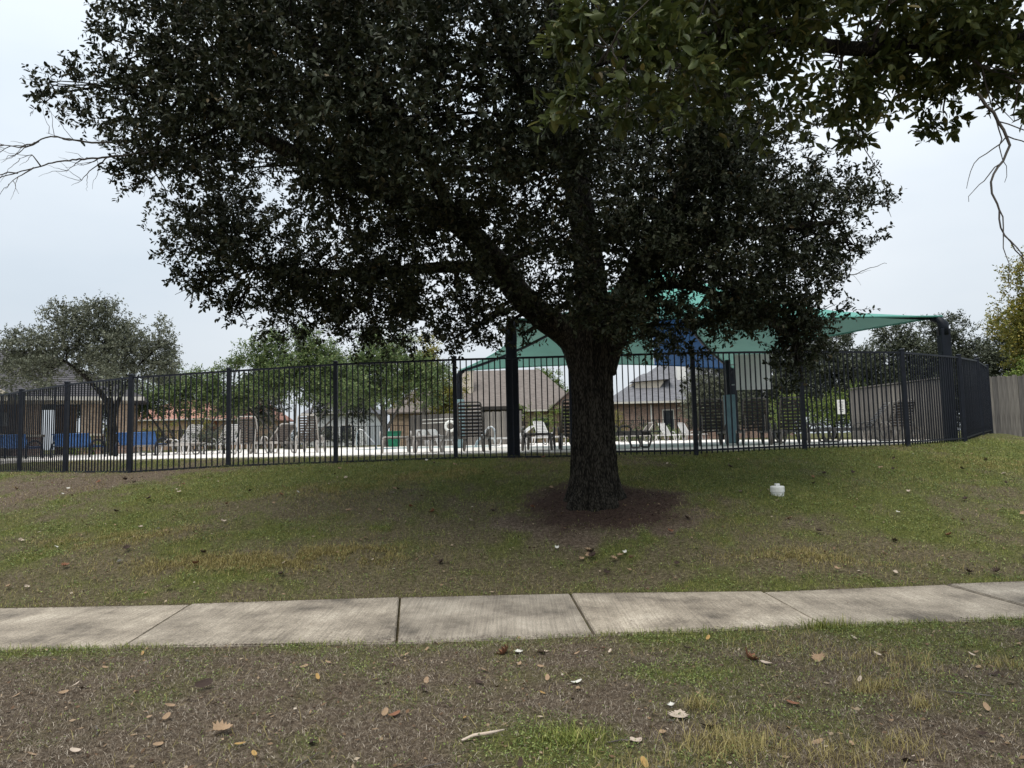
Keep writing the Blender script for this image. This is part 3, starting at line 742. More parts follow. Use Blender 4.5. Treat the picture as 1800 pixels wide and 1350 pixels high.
for i in range(nC):
    t0, t1 = i / nC, (i + 1.25) / nC
    t1 = min(t1, 1.0)
    def fpnt(side, t):
        # front slope
        x = (-36 + 5 * t) if side == 0 else (-17.15 - 5.05 * t)
        return Vector((x, 32.95 + 5.15 * t, 3.93 + 2.62 * t))
    up = Vector((0, -0.45, 0.89))
    a, b, c, d = fpnt(0, t0) + up * .034, fpnt(1, t0) + up * .034, fpnt(1, t1) + up * .008, fpnt(0, t1) + up * .008
    sh.add([a, b, c, d, a - up * .03, b - up * .03], [(0, 1, 2, 3), (0, 4, 5, 1)])
    def rpnt(side, t):
        y = (32.95 + 5.15 * t) if side == 0 else (43.4 - 5.3 * t)
        return Vector((-17.15 - 5.05 * t, y, 3.93 + 2.62 * t))
    up = Vector((0.46, 0, 0.89))
    a, b, c, d = rpnt(0, t0) + up * .034, rpnt(1, t0) + up * .034, rpnt(1, t1) + up * .008, rpnt(0, t1) + up * .008
    sh.add([a, b, c, d, a - up * .03, b - up * .03], [(0, 1, 2, 3), (0, 4, 5, 1)])
tag(pb(sh, 'shingles', M['shingle_dark'], rf), kind='stuff')
pb(MB().box(-36, -17.1, 32.86, 32.945, 3.74, 3.92), 'gutter', M['gutter'])
# front gable of the pool house
gr = pb(MB().add([(-28.4, 31.0, 3.95), (-22.0, 31.0, 3.95), (-25.2, 31.0, 5.75), (-28.4, 36, 3.95), (-22.0, 36, 3.95), (-25.2, 36, 5.75),
                  (-28.4, 31.0, 3.83), (-22.0, 31.0, 3.83), (-25.2, 31.0, 5.6), (-28.4, 36, 3.83), (-22.0, 36, 3.83), (-25.2, 36, 5.6)],
                 [(1, 4, 5, 2), (0, 2, 5, 3), (7, 8, 11, 10), (6, 9, 11, 8), (0, 6, 8, 2), (1, 2, 8, 7), (1, 7, 10, 4), (0, 3, 9, 6)]), 'gable_roof', M['shingle_dark'])
pb(MB().prism([(-28.35, 30.95, 3.80), (-28.35, 30.95, 3.98), (-25.2, 30.95, 5.78), (-22.05, 30.95, 3.98), (-22.05, 30.95, 3.80), (-25.2, 30.95, 5.56)], (0, .045, 0)), 'barge_board', M['cream'])
pb(MB().box(-28.1, -22.05, 31.15, 31.35, 3.62, 3.80), 'gable_beam', M['cream'])
pb(MB().prism([(-27.8, 31.2, 3.8), (-22.6, 31.2, 3.8), (-25.2, 31.2, 5.45)], (0, .1, 0)), 'gable_wall', M['brick_red'])
p = pb(MB().box(-22.95, -22.4, 31.15, 31.7, 1.2, 3.61), 'pillar', M['brick_tan'])
pb(MB().box(-23.05, -22.3, 31.05, 31.8, 1.2, 2.14), 'pedestal', M['brick_tan'], p)
pb(MB().box(-23.1, -22.25, 31.0, 31.85, 2.142, 2.25), 'cap_stone', M['cream'], p)

# the pool house stands turned towards the lawn
ph.location = (-22.82, 33.76, 1.27); ph.rotation_euler = (0, 0, R(24))

def house(label, x0, x1, y0, y1, ze, ridge, zr, wall, roof, wins=(), gut=True, name='house'):
    zg = 1.1
    root = empty(name, ((x0 + x1) / 2, (y0 + y1) / 2, zg)); tag(root, label, 'house')
    o = Vector(root.location)
    def B(b, nm, m, parent=None):
        b.v = [tuple(Vector(q) - o) for q in b.v]; return b.build(nm, m, parent or root)
    B(MB().box(x0 + .5, x1 - .5, y0 + .5, y1 - .5, zg, ze - .12), 'wall', wall)
    r = B(hip_roof(x0, x1, y0, y1, ze, ridge[0], ridge[1], ridge[2], zr), 'roof', roof)
    if gut: B(MB().box(x0, x1, y0 - .10, y0 - .005, ze - .16, ze - .01), 'gutter', M['gutter'])
    for (x, z, w, h) in wins:
        f = B(MB().box(x - w / 2, x + w / 2, y0 + .44, y0 + .497, z, z + h), 'window', M['gutter'])
        B(MB().box(x - w / 2 + .07, x + w / 2 - .07, y0 + .43, y0 + .438, z + .07, z + h - .07), 'pane', M['glass_dark'], f)
    return root, B, r
h1, B, r1 = house('brown roofed house with cream chimney behind the plank fence', -8.6, 6.2, 61, 75, 4.1, (-3.6, 2.6, 67.2), 8.15, M['brick_tan'], M['shingle_brown'], [(-2, 1.9, 1.4, 1.5), (2.4, 1.9, 1.4, 1.5)])
ch = B(MB().box(-4.6, -3.5, 63.6, 64.6, 4.6, 7.9), 'chimney', M['cream'], r1)
B(MB().box(-4.7, -3.4, 63.5, 64.7, 7.902, 8.05), 'chimney_cap', M['gutter'], r1)
B(MB().tube([(-5.1, 62.9, 4.9), (-5.1, 62.9, 6.6)], .05, 8), 'vent_pipe', M['gutter'], r1)
B(hip_roof(-10.5, -4.9, 58, 64, 4.0, -8.6, -6.6, 61, 5.9), 'wing_roof', M['shingle_brown'])
B(MB().box(-10.1, -5.3, 58.4, 60.9, 1.1, 3.87), 'wing_wall', M['brick_tan'])
B(MB().box(-2.5, 0.9, 57.4, 60.9, 4.0, 4.28), 'patio_roof', M['dark_void'])
for x in (-2.4, 0.8):
    B(MB().box(x - .06, x + .06, 57.5, 57.62, 1.1, 3.998), 'patio_post', M['dark_void'])
B(MB().prism([(3.3, 60.4, 4.1), (6.6, 60.4, 4.1), (4.95, 60.4, 5.55)], (0, 4, 0)), 'gable', M['brick_red'])
for s in (-1, 1):
    B(MB().prism([(4.95, 60.2, 5.72), (4.95 + s * 1.95, 60.2, 4.02), (4.95 + s * 1.95, 60.2, 3.92), (4.95, 60.2, 5.6)], (0, 5.5, 0)), 'gable_roof', M['shingle_brown'])
h2, B, r2 = house('grey roofed brick house with white chimney behind the far white loungers', 7.6, 22, 54, 67, 4.25, (13.4, 17.5, 60.5), 8.15, M['brick_red'], M['shingle_grey'], [(11.9, 1.7, 0.9, 1.9), (15.2, 1.9, 1.4, 1.4)])
B(MB().box(13.3, 14.0, 57.0, 57.7, 5.6, 8.3), 'chimney', M['white'], r2)
dm_ = B(MB().prism([(9.7, 55.9, 5.0), (11.6, 55.9, 5.35), (12.1, 55.9, 6.0), (9.7, 55.9, 5.85)], (0, 2.6, 0)), 'dormer', M['cream'], r2)
B(MB().prism([(9.4, 55.6, 5.86), (12.6, 55.6, 6.06), (11.9, 57, 6.7), (10.6, 57, 6.62)], (0, 1.8, .02)), 'dormer_roof', M['shingle_grey'], r2)
B(MB().tube([(10.6, 54.42, 1.2), (10.6, 54.42, 4.0)], .05, 8), 'downpipe', M['white'])
house('tan house with terracotta hip roof behind the fan shaped tree', -41, -31.5, 74, 86, 4.5, (-37.5, -34.5, 80), 6.9, M['stucco_tan'], M['shingle_red'], [(-37, 2, 1.3, 1.4), (-34, 2, 1.3, 1.4)])
house('pink roofed house with pale wall beside the terracotta roofed one', -31, -25.8, 73, 84, 4.35, (-29.3, -27.6, 78.5), 6.6, M['stucco_tan'], M['shingle_red'], [(-28.4, 1.8, 1.0, 1.9), (-26.9, 1.8, .8, 1.6)])
house('white house with pale walls between the bushy trees', -23.5, -15.8, 79, 90, 5.0, (-21.5, -18, 84), 7.2, M['stucco_white'], M['shingle_grey'], [(-20.6, 1.9, 1.0, 1.7), (-18.6, 1.9, 1.2, 1.7)])

# ------------------------------------------------------------------ shade canopy
P1, P2, P4, P3, AP = Vector((0.0, 13.3, 3.82)), Vector((9.5, 15.5, 4.05)), Vector((8.3, 26.6, 4.02)), Vector((-1.86, 25.0, 4.02)), Vector((4.05, 20.2, 6.55))
cn = empty('shade_canopy', (4.0, 20.2, 1.26)); tag(cn, 'teal hip roofed fabric shade canopy on dark steel posts beside the pool', 'canopy')
CO = Vector(cn.location)
ctr = Vector((4.0, 20.1, 4.0))
def eave(A, B, t):
    p = A.lerp(B, t); s = 4 * t * (1 - t)
    return p + (ctr - p) * (0.14 * s) + Vector((0, 0, 0.12 * s))
def cloth(A, B, name, mat, u0=0.0, u1=1.0, nu=14, nv=10):
    b = MB(); vs = []
    for j in range(nv + 1):
        for i in range(nu + 1):
            e = eave(A, B, u0 + (u1 - u0) * i / nu); v = j / nv
            p = e.lerp(AP, v); p.z -= 0.42 * math.sin(math.pi * v) * (0.35 + 0.65 * abs(2 * (u0 + (u1 - u0) * i / nu) - 1))
            vs.append(p - CO)
    fs = [(j * (nu + 1) + i, j * (nu + 1) + i + 1, (j + 1) * (nu + 1) + i + 1, (j + 1) * (nu + 1) + i) for j in range(nv) for i in range(nu)]
    b.add(vs, fs)
    o = b.build(name, mat, cn, smooth=True)
    hem = MB(); hem.tube([eave(A, B, u0 + (u1 - u0) * i / nu) - CO for i in range(nu + 1)], .022, 6)
    hem.build('hem', mat, o, smooth=True)
    return o
cloth(P1, P2, 'cloth_panel', M['canopy_green']); cloth(P2, P4, 'cloth_panel', M['canopy_green'])
cloth(P3, P4, 'cloth_panel', M['canopy_green'], 0.0, 0.70); tag(cloth(P3, P4, 'cloth_panel', M['canopy_blue'], 0.702, 1.0), 'deep blue cloth panel')
cloth(P3, P1, 'cloth_panel', M['canopy_green'])
for P, hw, zb in ((P1, .105, 1.2), (P2, .10, 1.15), (P4, .10, 1.302), (P3, .10, 1.302)):
    x, y = P.x, P.y
    po = MB().box(x - hw - CO.x, x + hw - CO.x, y - hw - CO.y, y + hw - CO.y, zb - CO.z, P.z - .28 - CO.z).build('post', M['post_dark'], cn, bevel=0.015)
    inw = (ctr - P); inw.z = 0; inw.normalize()
    el = MB(); el.tube([Vector((x, y, P.z - .42)) - CO, Vector((x, y, P.z - .16)) - CO, Vector((x, y, P.z - .06)) + inw * .08 - CO, P + inw * .22 - CO + Vector((0, 0, -.03))], [.115, .11, .09, .06], 10)
    el.build('elbow', M['post_dark'], po, smooth=True)
    pts = []
    for k in range(9):
        v = 0.02 + 0.97 * k / 8
        q = P.lerp(AP, v); q.z -= 0.42 * math.sin(math.pi * v) + 0.05; pts.append(q - CO)
    MB().tube(pts, .045, 8).build('hip_pipe', M['post_dark'], cn, smooth=True)
for P, zt in ((P3, 3.0),):
    x, y = P.x - CO.x, P.y - CO.y
    MB().box(x - .17, x + .17, y - .17, y + .17, 1.304 - CO.z, zt - CO.z).build('post_pad', M['pad'], cn, bevel=0.04)

bd = empty('white_board', (6.5, 21.3, DECK)); tag(bd, 'blank white square board on a dark pole with teal pad above the loungers', 'board')
MB().box(.15, 1.24, -.20, -.16, 1.58, 2.64).build('panel', M['white'], bd, bevel=.006)
MB().box(-.07, .07, -.07, .07, .002, 2.5).build('pole', M['post_dark'], bd, bevel=.01)
MB().box(-.15, .15, -.15, .15, .004, 1.45).build('pole_pad', M['pad'], bd, bevel=.03)
for z in (1.75, 2.35):
    MB().tube([(.05, 0, z), (.28, -.155, z)], .018, 6).build('bracket', M['steel'], bd)

# ------------------------------------------------------------------ poolside things
rb = empty('ring_buoy', (-3.6, 40.95, 2.05)); tag(rb, 'white ring buoy hanging on the far grey plank fence', 'ring buoy')
b = MB(); nU, nV = 28, 10
for i in range(nU):
    a = 2 * math.pi * i / nU
    for j in range(nV):
        c = 2 * math.pi * j / nV
        b.v.append(((.27 + .085 * math.cos(c)) * math.cos(a), .085 * math.sin(c), .35 + (.27 + .085 * math.cos(c)) * math.sin(a)))
for i in range(nU):
    for j in range(nV):
        b.f.append((i * nV + j, i * nV + (j + 1) % nV, ((i + 1) % nU) * nV + (j + 1) % nV, ((i + 1) % nU) * nV + j))
b.build('ring', M['white_plastic'], rb, smooth=True)
MB().tube([(-.15, 0, .60), (0, 0, .86), (.15, 0, .60)], .016, 6).build('rope', M['white_plastic'], rb)
for z in (2.62, 2.82):
    o = MB().tube([(-5.3, 41.75, z), (-3.2, 40.75, z + .03)], .022, 8).build('rescue_pole', M['white_plastic'])
    tag(o, 'long white rescue pole hung level on the far plank fence', 'pole', 'rescue poles on the plank fence')

def handrail(x, y, rz, label):
    r = empty('pool_handrail', (x, y, DECK), R(rz)); tag(r, label, 'handrail', 'steel handrails at the pool edge')
    MB().tube([(0, 0, 0), (0, 0, .55), (.05, 0, .72), (.14, 0, .80), (.24, 0, .78), (.75, 0, .20), (.80, 0, .05), (.81, 0, -.08)], .024, 8).build('rail', M['steel'], r, smooth=True)
    MB().tube([(0, 0, .001), (0, 0, .025)], .06, 12).build('flange', M['steel'], r)
    return r
handrail(-6.25, 28.4, 4, 'curved steel pool handrail right of a black fence post, alone')
handrail(-0.72, 28.2, 172, 'curved steel pool handrail behind the raised lounger, one of a pair')
handrail(-0.72, 29.4, 172, 'curved steel pool handrail nearest the black canopy post, one of a pair')

tb = empty('rubbish_bin', (-6.6, 39.5, DECK)); tag(tb, 'dark green plastic rubbish bin beyond the flat lounger', 'bin')
MB().prism([(-.24, -.24, 0), (.24, -.24, 0), (.24, .24, 0), (-.24, .24, 0)], (0, 0, .001)).build('base', M['green_bin'], tb)
MB().add([(-.26, -.26, .002), (.26, -.26, .002), (.26, .26, .002), (-.26, .26, .002), (-.34, -.34, .82), (.34, -.34, .82), (.34, .34, .82), (-.34, .34, .82)],
         [(3, 2, 1, 0), (0, 1, 5, 4), (1, 2, 6, 5), (2, 3, 7, 6), (3, 0, 4, 7), (4, 5, 6, 7)]).build('tub', M['green_bin'], tb)
MB().box(-.37, .37, -.37, .37, .822, .87).build('rim', M['green_bin'], tb, bevel=.012)

sg = empty('notice_sign', (12.55, 27.2, 1.2)); tag(sg, 'small white upright notice sign with dark lettering before the bright hedge', 'sign')
MB().box(-.03, .03, -.02, .02, 0, 1.58).build('pole', M['iron'], sg)
pnl = MB().box(-.145, .145, -.034, -.023, 1.05, 1.60).build('panel', M['white'], sg)
for z, w in ((1.50, .09), (1.42, .06), (1.35, .08), (1.28, .05), (1.21, .085), (1.14, .06)):
    MB().box(-w, w, -.0375, -.0355, z, z + .022).build('lettering', M['ink'], pnl)

iron_fence('far_iron_fence', 'low black iron fence on the far side of the pool before the houses', [(-30 + 2.42 * i, 47.6, 1.28) for i in range(18)], 1.4, 0.13, None,
           MB().box(-.03, .03, -.03, .03, -.3, 1.44).mesh('post', M['iron']), True)

pc = empty('cleanout_cap', (3.72, 10.15, float(ground(3.72, 10.15)) - .01)); tag(pc, 'white plastic drain cleanout cap sticking out of the lawn', 'pipe cap')
MB().tube([(0, 0, -.12), (0, 0, .105), (0, 0, .118)], [.088, .088, .08], 28).build('pipe', M['white_plastic'], pc, smooth=False)
MB().tube([(0, 0, .05), (0, 0, .115), (0, 0, .13)], [.097, .097, .088], 28).build('cap', M['white_plastic'], pc)
MB().box(-.03, .03, -.03, .03, .1305, .165).build('plug', M['white_plastic'], pc, bevel=.006)

# ------------------------------------------------------------------ foliage machinery
def leaf_arrays(P, D, N, L, W, six=True):
    """one folded blade per leaf: P base, D direction, N normal (unit), L length, W half width"""
    S = unit(np.cross(D, N)); N = np.cross(S, D)
    L = L[:, None]; W = W[:, None]
    if six:
        fold = 0.25 * W
        v = np.stack([P, P + D * L * .34 + S * W + N * fold, P + D * L * .72 + S * W * .82 + N * fold, P + D * L - N * L * .06, P + D * L * .72 - S * W * .82 + N * fold, P + D * L * .34 - S * W + N * fold], 1)
        n = len(P); b = np.arange(n)[:, None] * 6
        F = np.concatenate([b + np.array([[0, 1, 2, 3]]), b + np.array([[0, 3, 4, 5]])], 1).reshape(-1, 4)
    else:
        v = np.stack([P, P + D * L * .5 + S * W, P + D * L, P + D * L * .5 - S * W], 1)
        n = len(P); b = np.arange(n)[:, None] * 4
        F = b + np.array([[0, 1, 2, 3]])
    return v.reshape(-1, 3), F

def rand_unit(n):
    return unit(rng.normal(size=(n, 3)))

def lobe_points(lobes, dens, shell=0.42, power=2.5, clump=12):
    """sprig positions gathered into clumps on smaller boughs, so that gaps stay between them"""
    C, O = [], []
    for lb in lobes:
        c = np.array(lb[:3]); r = np.array(lb[3:6] if len(lb) >= 6 else [lb[3]] * 3, float)
        n = max(6, int(dens * (r[0] * r[1] * r[2]) ** (power / 3)))
        k = max(3, n // clump)
        u = rand_unit(k); q = rng.random(k) ** shell * rng.uniform(.78, 1.08, k)
        cc = u * r * q[:, None]
        i = rng.integers(0, k, n)
        sig = 0.17 * (r.mean() ** 0.5) * min(1.0, r.mean() / .35)
        p = cc[i] + rng.normal(size=(n, 3)) * sig * np.array([1.0, 1.0, .75]) * (rng.random((n, 1)) * .9 + .35)
        C.append(c + p); O.append(unit(p - cc[i] + u[i] * sig * .8))
    return np.concatenate(C), np.concatenate(O)

def sprigs(C, O, K, tw, L, W, up=0.15, jitter=0.7, six=True, lvar=0.35):
    """K leaves round each twig; returns leaf base, direction, normal, lengths, widths and twig mesh"""
    n = len(C)
    A = unit(O * 0.8 + rand_unit(n) * jitter + np.array([0, 0, up]))
    tl = tw * rng.uniform(0.6, 1.25, n)
    t = (np.arange(K) + rng.uniform(0, 1, (n, K))) / K
    base = C[:, None] + A[:, None] * (t * tl[:, None])[..., None]
    rad = unit(np.cross(A[:, None], rng.normal(size=(n, K, 3))))
    D = unit(rad * 0.85 + A[:, None] * 0.55 + rng.normal(size=(n, K, 3)) * 0.25)
    N = unit(np.cross(D, np.cross(rng.normal(size=(n, K, 3)) * 0.7 + np.array([0, 0, 1.0]), D)))
    m = n * K
    LL = L * rng.uniform(1 - lvar, 1 + lvar * 0.7, m); WW = W * rng.uniform(.75, 1.2, m) * LL / L
    e1 = unit(np.cross(A, np.array([0.3, 0.5, 0.8]))); e2 = np.cross(A, e1)
    r0 = 0.0028 * (tw / 0.25)
    tv = np.stack([C + e1 * r0, C - e1 * r0 * .5 + e2 * r0 * .87, C - e1 * r0 * .5 - e2 * r0 * .87, C + A * tl[:, None]], 1).reshape(-1, 3)
    b = np.arange(n)[:, None] * 4
    tf = (b[:, None] + np.array([[0, 1, 3], [1, 2, 3], [2, 0, 3]])).reshape(-1, 3)
    return base.reshape(-1, 3), D.reshape(-1, 3), N.reshape(-1, 3), LL, WW, tv, tf

def curve_to(a, b, n=6, bow=0.12):
    a = Vector(a); b = Vector(b); d = (b - a).length
    o = Vector((random.uniform(-1, 1), random.uniform(-1, 1), random.uniform(-.2, 1))) * bow * d
    return [a.lerp(b, t) + o * (4 * t * (1 - t)) * 0.5 + Vector((random.gauss(0, .012), random.gauss(0, .012), random.gauss(0, .012))) * d * (0 < k < n) for k, t in ((k, k / n) for k in range(n + 1))]

def resample(pts, step=0.12):
    P = [Vector(p) for p in pts]; out = []
    for i in range(len(P) - 1):
        p0 = P[max(i - 1, 0)]; p1 = P[i]; p2 = P[i + 1]; p3 = P[min(i + 2, len(P) - 1)]
        n = max(2, int((p2 - p1).length / step))
        for k in range(n):
            t = k / n
            out.append(0.5 * ((2 * p1) + (p2 - p0) * t + (2 * p0 - 5 * p1 + 4 * p2 - p3) * t * t + (3 * p1 - p0 - 3 * p2 + p3) * t ** 3))
    out.append(P[-1]); return out

def single_leaf_mesh(L, W, mat):
    v, f = leaf_arrays(np.zeros((1, 3)), np.array([[1., 0, 0]]), np.array([[0, 0, 1.]]), np.array([L]), np.array([W]))
    me = np_mesh('leaf', v, f, mat); return me

def split_leaves(root, base, D, N, LL, WW, count, mat, sel_score):
    """the leaves that show largest become parts of their own; the rest stay one mass"""
    idx = np.argsort(sel_score)[:count]
    protos_ = [single_leaf_mesh(1.0, w, mat) for w in (0.19, 0.22, 0.25)]
    ro = Vector(root.location)
    for i in idx:
        d = Vector(D[i]); n = Vector(N[i]); s = d.cross(n).normalized(); n = s.cross(d)
        mw = Matrix((( d.x, -s.x, n.x), (d.y, -s.y, n.y), (d.z, -s.z, n.z))).to_4x4()
        o = bpy.data.objects.new('leaf', protos_[int(i) % 3])
        o.parent = root
        o.matrix_local = Matrix.Translation(Vector(base[i]) - ro) @ mw @ Matrix.Scale(float(LL[i]), 4)
        col.objects.link(o)
    keep = np.ones(len(base), bool); keep[idx] = False
    return keep

# ------------------------------------------------------------------ the big oak
oz = float(ground(*TREE))
oak = empty('oak_tree', (TREE[0], TREE[1], oz)); tag(oak, 'large dark evergreen oak in a mulch ring in front of the iron fence', 'tree')
OO = Vector(oak.location)
# trunk: fissured ridges as real relief
nA, nZ = 260, 300
th = np.linspace(0, 2 * math.pi, nA, endpoint=False); zz = np.linspace(-0.18, 2.62, nZ)
TH, ZZ = np.meshgrid(th, zz)
rad = np.interp(ZZ, [-0.2, 0.0, .12, .35, .8, 1.4, 1.9, 2.2, 2.62], [.46, .40, .355, .312, .285, .268, .272, .30, .32])
flare = np.exp(-np.clip(ZZ, 0, 9) / .22)
rad = rad * (1 + flare * (.10 * np.sin(5 * TH + 1) + .07 * np.sin(8 * TH + 2.2)) + .018 * np.sin(3 * TH + ZZ) + .012 * np.sin(2 * TH - 1.7 * ZZ))
wob = 0.35 * fbm(TH * 3 + 9, ZZ * 3.0, 1.0, 3)
cells = 30
u = TH * cells / (2 * math.pi)
def per_noise(freq, zs, seed):
    a = (np.cos(TH) + 2) * freq + seed; b_ = (np.sin(TH) + 2) * freq + ZZ * zs
    return fbm(a, b_ + seed, 1.0, 3)
rid = np.abs(per_noise(11.0, 1.5, 3.0) - 0.5) * 2 + 0.6 * np.abs(per_noise(24.0, 4.0, 11.0) - 0.5) * 2
rid2 = per_noise(22, 9, 30)
rad = rad + 0.040 * np.clip(rid, 0, .8) + 0.010 * (rid2 - .5)
V = np.stack([rad * np.cos(TH) + 0.02 * np.sin(ZZ * 1.3), rad * np.sin(TH), ZZ], -1).reshape(-1, 3)
ii = (np.arange(nZ - 1)[:, None] * nA + np.arange(nA)[None]); jj = (np.arange(nZ - 1)[:, None] * nA + (np.arange(nA)[None] + 1) % nA)
Fq = np.stack([ii.ravel(), jj.ravel(), jj.ravel() + nA, ii.ravel() + nA], 1)
put('trunk', np_mesh('trunk', V, Fq, M['bark'], True), oak)

limbs = [
    ([(1.02, 10.07, 2.55), (0.88, 10.07, 2.95), (0.52, 10.0, 3.24), (0.15, 9.9, 3.57), (-0.12, 9.6, 3.91), (-0.7, 9.2, 4.44), (-1.53, 8.8, 4.7), (-2.29, 8.4, 4.93), (-3.18, 8.2, 5.36), (-4.01, 8.2, 5.87)], .21, .03),
    ([(1.16, 10.06, 2.5), (1.17, 10.1, 2.95), (1.17, 10.1, 3.59), (1.13, 10.2, 4.45), (0.97, 10, 5.4), (0.76, 9.8, 7.01), (0.65, 9.8, 9.17)], .26, .04),
    ([(1.26, 10.08, 2.5), (1.42, 10.1, 2.95), (1.68, 10.2, 3.6), (2.07, 10.4, 4.23), (2.58, 10.6, 5.15), (3.21, 10.8, 6.4), (4.07, 11, 8.08)], .23, .04),
    ([(2.07, 10.4, 4.23), (2.9, 10, 4.36), (3.97, 10, 4.5), (4.93, 10.3, 4.65)], .10, .02),
    ([(-0.12, 9.6, 3.91), (-0.92, 9.8, 3.98), (-2.17, 9.7, 3.9), (-3.41, 9.4, 3.93)], .095, .02),
    ([(0.97, 10, 5.4), (1.08, 12, 6.68), (0.13, 14, 8.76)], .13, .04),
    ([(-0.7, 9.2, 4.44), (-1.16, 7.4, 5.07), (-2.14, 7, 5.75)], .10, .03),
    ([(2.58, 10.6, 5.15), (3.53, 12, 6.12), (5.14, 13.5, 7.81)], .12, .03),
    ([(1.68, 10.2, 3.6), (2.37, 9.6, 3.62), (3.13, 9.6, 3.29), (3.92, 9.9, 2.92)], .075, .02),
    ([(0.97, 10, 5.4), (0.3, 8.4, 5.7), (-0.2, 6.9, 6.2)], .11, .03),
    ([(-0.7, 9.2, 4.44), (-1.8, 11, 5.6), (-2.6, 12.6, 6.8)], .10, .03),
]
samples = []
for pts, r0, r1 in limbs:
    P = resample(pts); n = len(P)
    rr = [r0 * (1 - k / (n - 1)) ** 0.8 + r1 * (k / (n - 1)) for k in range(n)]
    MB().tube([p - OO + Vector((random.gauss(0, .006), random.gauss(0, .006), 0)) for p in P], rr, 14).build('limb', M['bark'], oak, smooth=True)
    samples += [(p, r) for p, r in zip(P, rr)]
oak_lobes = [(-3.95, 8, 6.39, 0.9), (-4.72, 8.5, 5.85, 0.62), (-3.7, 8, 5.07, 0.77), (-2.92, 7.5, 5.74, 1.08), (-4.6, 9, 5.14, 0.54), (-5.56, 8.5, 5.95, 0.31), (-3.63, 9, 4.21, 0.61), (-3.29, 9.5, 3.8, 0.65), (-2.59, 9.5, 4.02, 0.8), (-2.73, 10, 3.53, 0.36), (-1.9, 9.5, 3.53, 0.61), (-1.29, 9.5, 3.29, 0.46), (-0.78, 10, 3.53, 0.6), (-0.96, 10.5, 3.03, 0.27), (-4.12, 9.2, 3.83, 0.29), (-3.78, 9.8, 3.36, 0.25), (-1.92, 8, 4.69, 1.09), (-1.68, 7, 5.38, 1.12), (-0.52, 7, 4.87, 1.12), (-0.3, 8.5, 4.21, 0.88), (-1.13, 9, 4.16, 0.86), (0.55, 7.5, 4.51, 1.02), (0.73, 8.5, 3.97, 0.61), (0.43, 7, 5.57, 1.01), (2.15, 9, 5.37, 1.15), (3.17, 9.5, 4.92, 1.14), (4.39, 10, 4.74, 0.8), (5.09, 10.5, 4.36, 0.46), (3.93, 10, 3.84, 0.8), (3.03, 9.5, 3.5, 0.68), (2.07, 9, 3.57, 0.58), (1.78, 9.5, 3.14, 0.42), (4.0, 10, 3.0, 0.46), (4.05, 10, 2.6, 0.2), (5.14, 10.5, 5.24, 0.5), (4.31, 10, 3.33, 0.4), (1.57, 9.2, 2.79, 0.28), (2.31, 9.5, 2.94, 0.24), (0.25, 9.6, 3.23, 0.31), (1.16, 8.9, 2.95, 0.26), (1.05, 8.7, 3.35, 0.45), (1.5, 8.8, 3.75, 0.6), (0.55, 9.0, 3.55, 0.42), (2.7, 9.0, 4.15, 0.8), (1.7, 9.2, 4.4, 0.8), (-2.2, 10.3, 3.5, 0.7), (-3.2, 10.4, 3.55, 0.6), (-1.5, 10.6, 3.4, 0.6), (3.4, 10.6, 3.45, 0.6), (4.2, 10.7, 3.7, 0.7), (4.1, 10.2, 2.8, 0.36), (4.6, 10.6, 4.4, 0.6), (-0.2, 10.6, 3.9, 0.7), (2.5, 10.5, 3.2, 0.6), (-4.0, 9.6, 4.6, 0.6), (1.72, 9.3, 3.32, 0.45), (2.02, 9.3, 3.85, 0.52), (2.9, 9.6, 3.16, 0.5), (3.3, 9.8, 3.12, 0.35), (4.12, 10, 2.72, 0.36), (4.3, 10.2, 3.0, 0.42), (4.12, 10.1, 2.4, 0.26), (-4.15, 9.2, 4.15, 0.4), (-4.25, 9.4, 3.65, 0.34), (-3.9, 9.8, 3.6, 0.3), (-2.4, 9.9, 3.4, 0.3), (1.3, 8.6, 3.1, 0.4), (0.8, 8.8, 3.25, 0.36), (-0.05, 9.8, 3.14, 0.28), (0.16, 9.7, 2.98, 0.2), (-0.38, 9.9, 3.26, 0.34)]
back_lobes = [(-4.65, 11.5, 6.11, 1.66), (-2.04, 13, 7.19, 2.1), (2.26, 13, 7.64, 2.3), (4.3, 12.5, 6.5, 1.6), (-3.87, 12, 7.82, 1.92), (-2.1, 12, 4.94, 1.06), (3.11, 12.5, 5.07, 1.2), (0.37, 12.5, 5.34, 1.1)]
top_lobes = [(-3.8, 9, 8.3, 1.3), (-2.15, 9, 8.9, 1.9), (0.53, 9, 8.9, 2.0), (3.54, 10, 8.7, 1.9), (-1.31, 11.6, 9.8, 2.2), (2.6, 11.8, 9.6, 2.2), (-0.44, 6.3, 6.3, 0.91), (-2.26, 7, 6.62, 1.01)]
br = MB()
for (x, y, z, r) in oak_lobes + back_lobes + top_lobes:
    c = Vector((x, y, z))
    p, r0 = min(samples, key=lambda s: (s[0] - c).length + max(0, s[0].z - c.z) * .5)
    r0 = min(r0 * .6, .045)
    pts = curve_to(p - OO, c - OO, 7)
    br.tube(pts, [r0 + (.012 - r0) * k / 7 for k in range(8)], 6, False)
    for k in range(9):
        dv = Vector(rand_unit(1)[0]) * r * .8
        q = pts[random.randrange(3, 8)]
        br.tube(curve_to(q, c - OO + dv, 4, .2), [.012, .010, .008, .006, .003], 4, False)
tag(br.build('branches', M['bark'], oak, smooth=True), kind='stuff')
C1, O1 = lobe_points(oak_lobes, 520, 0.6)
C2, O2 = lobe_points(back_lobes, 190, 0.55, 2.6)
C3, O3 = lobe_points(top_lobes, 130, 0.5, 2.6)
C = np.concatenate([C1, C2]); O = np.concatenate([O1, O2])
base, D, N, LL, WW, tv, tf = sprigs(C, O, 14, 0.24, 0.066, 0.015)
off = np.array(OO)
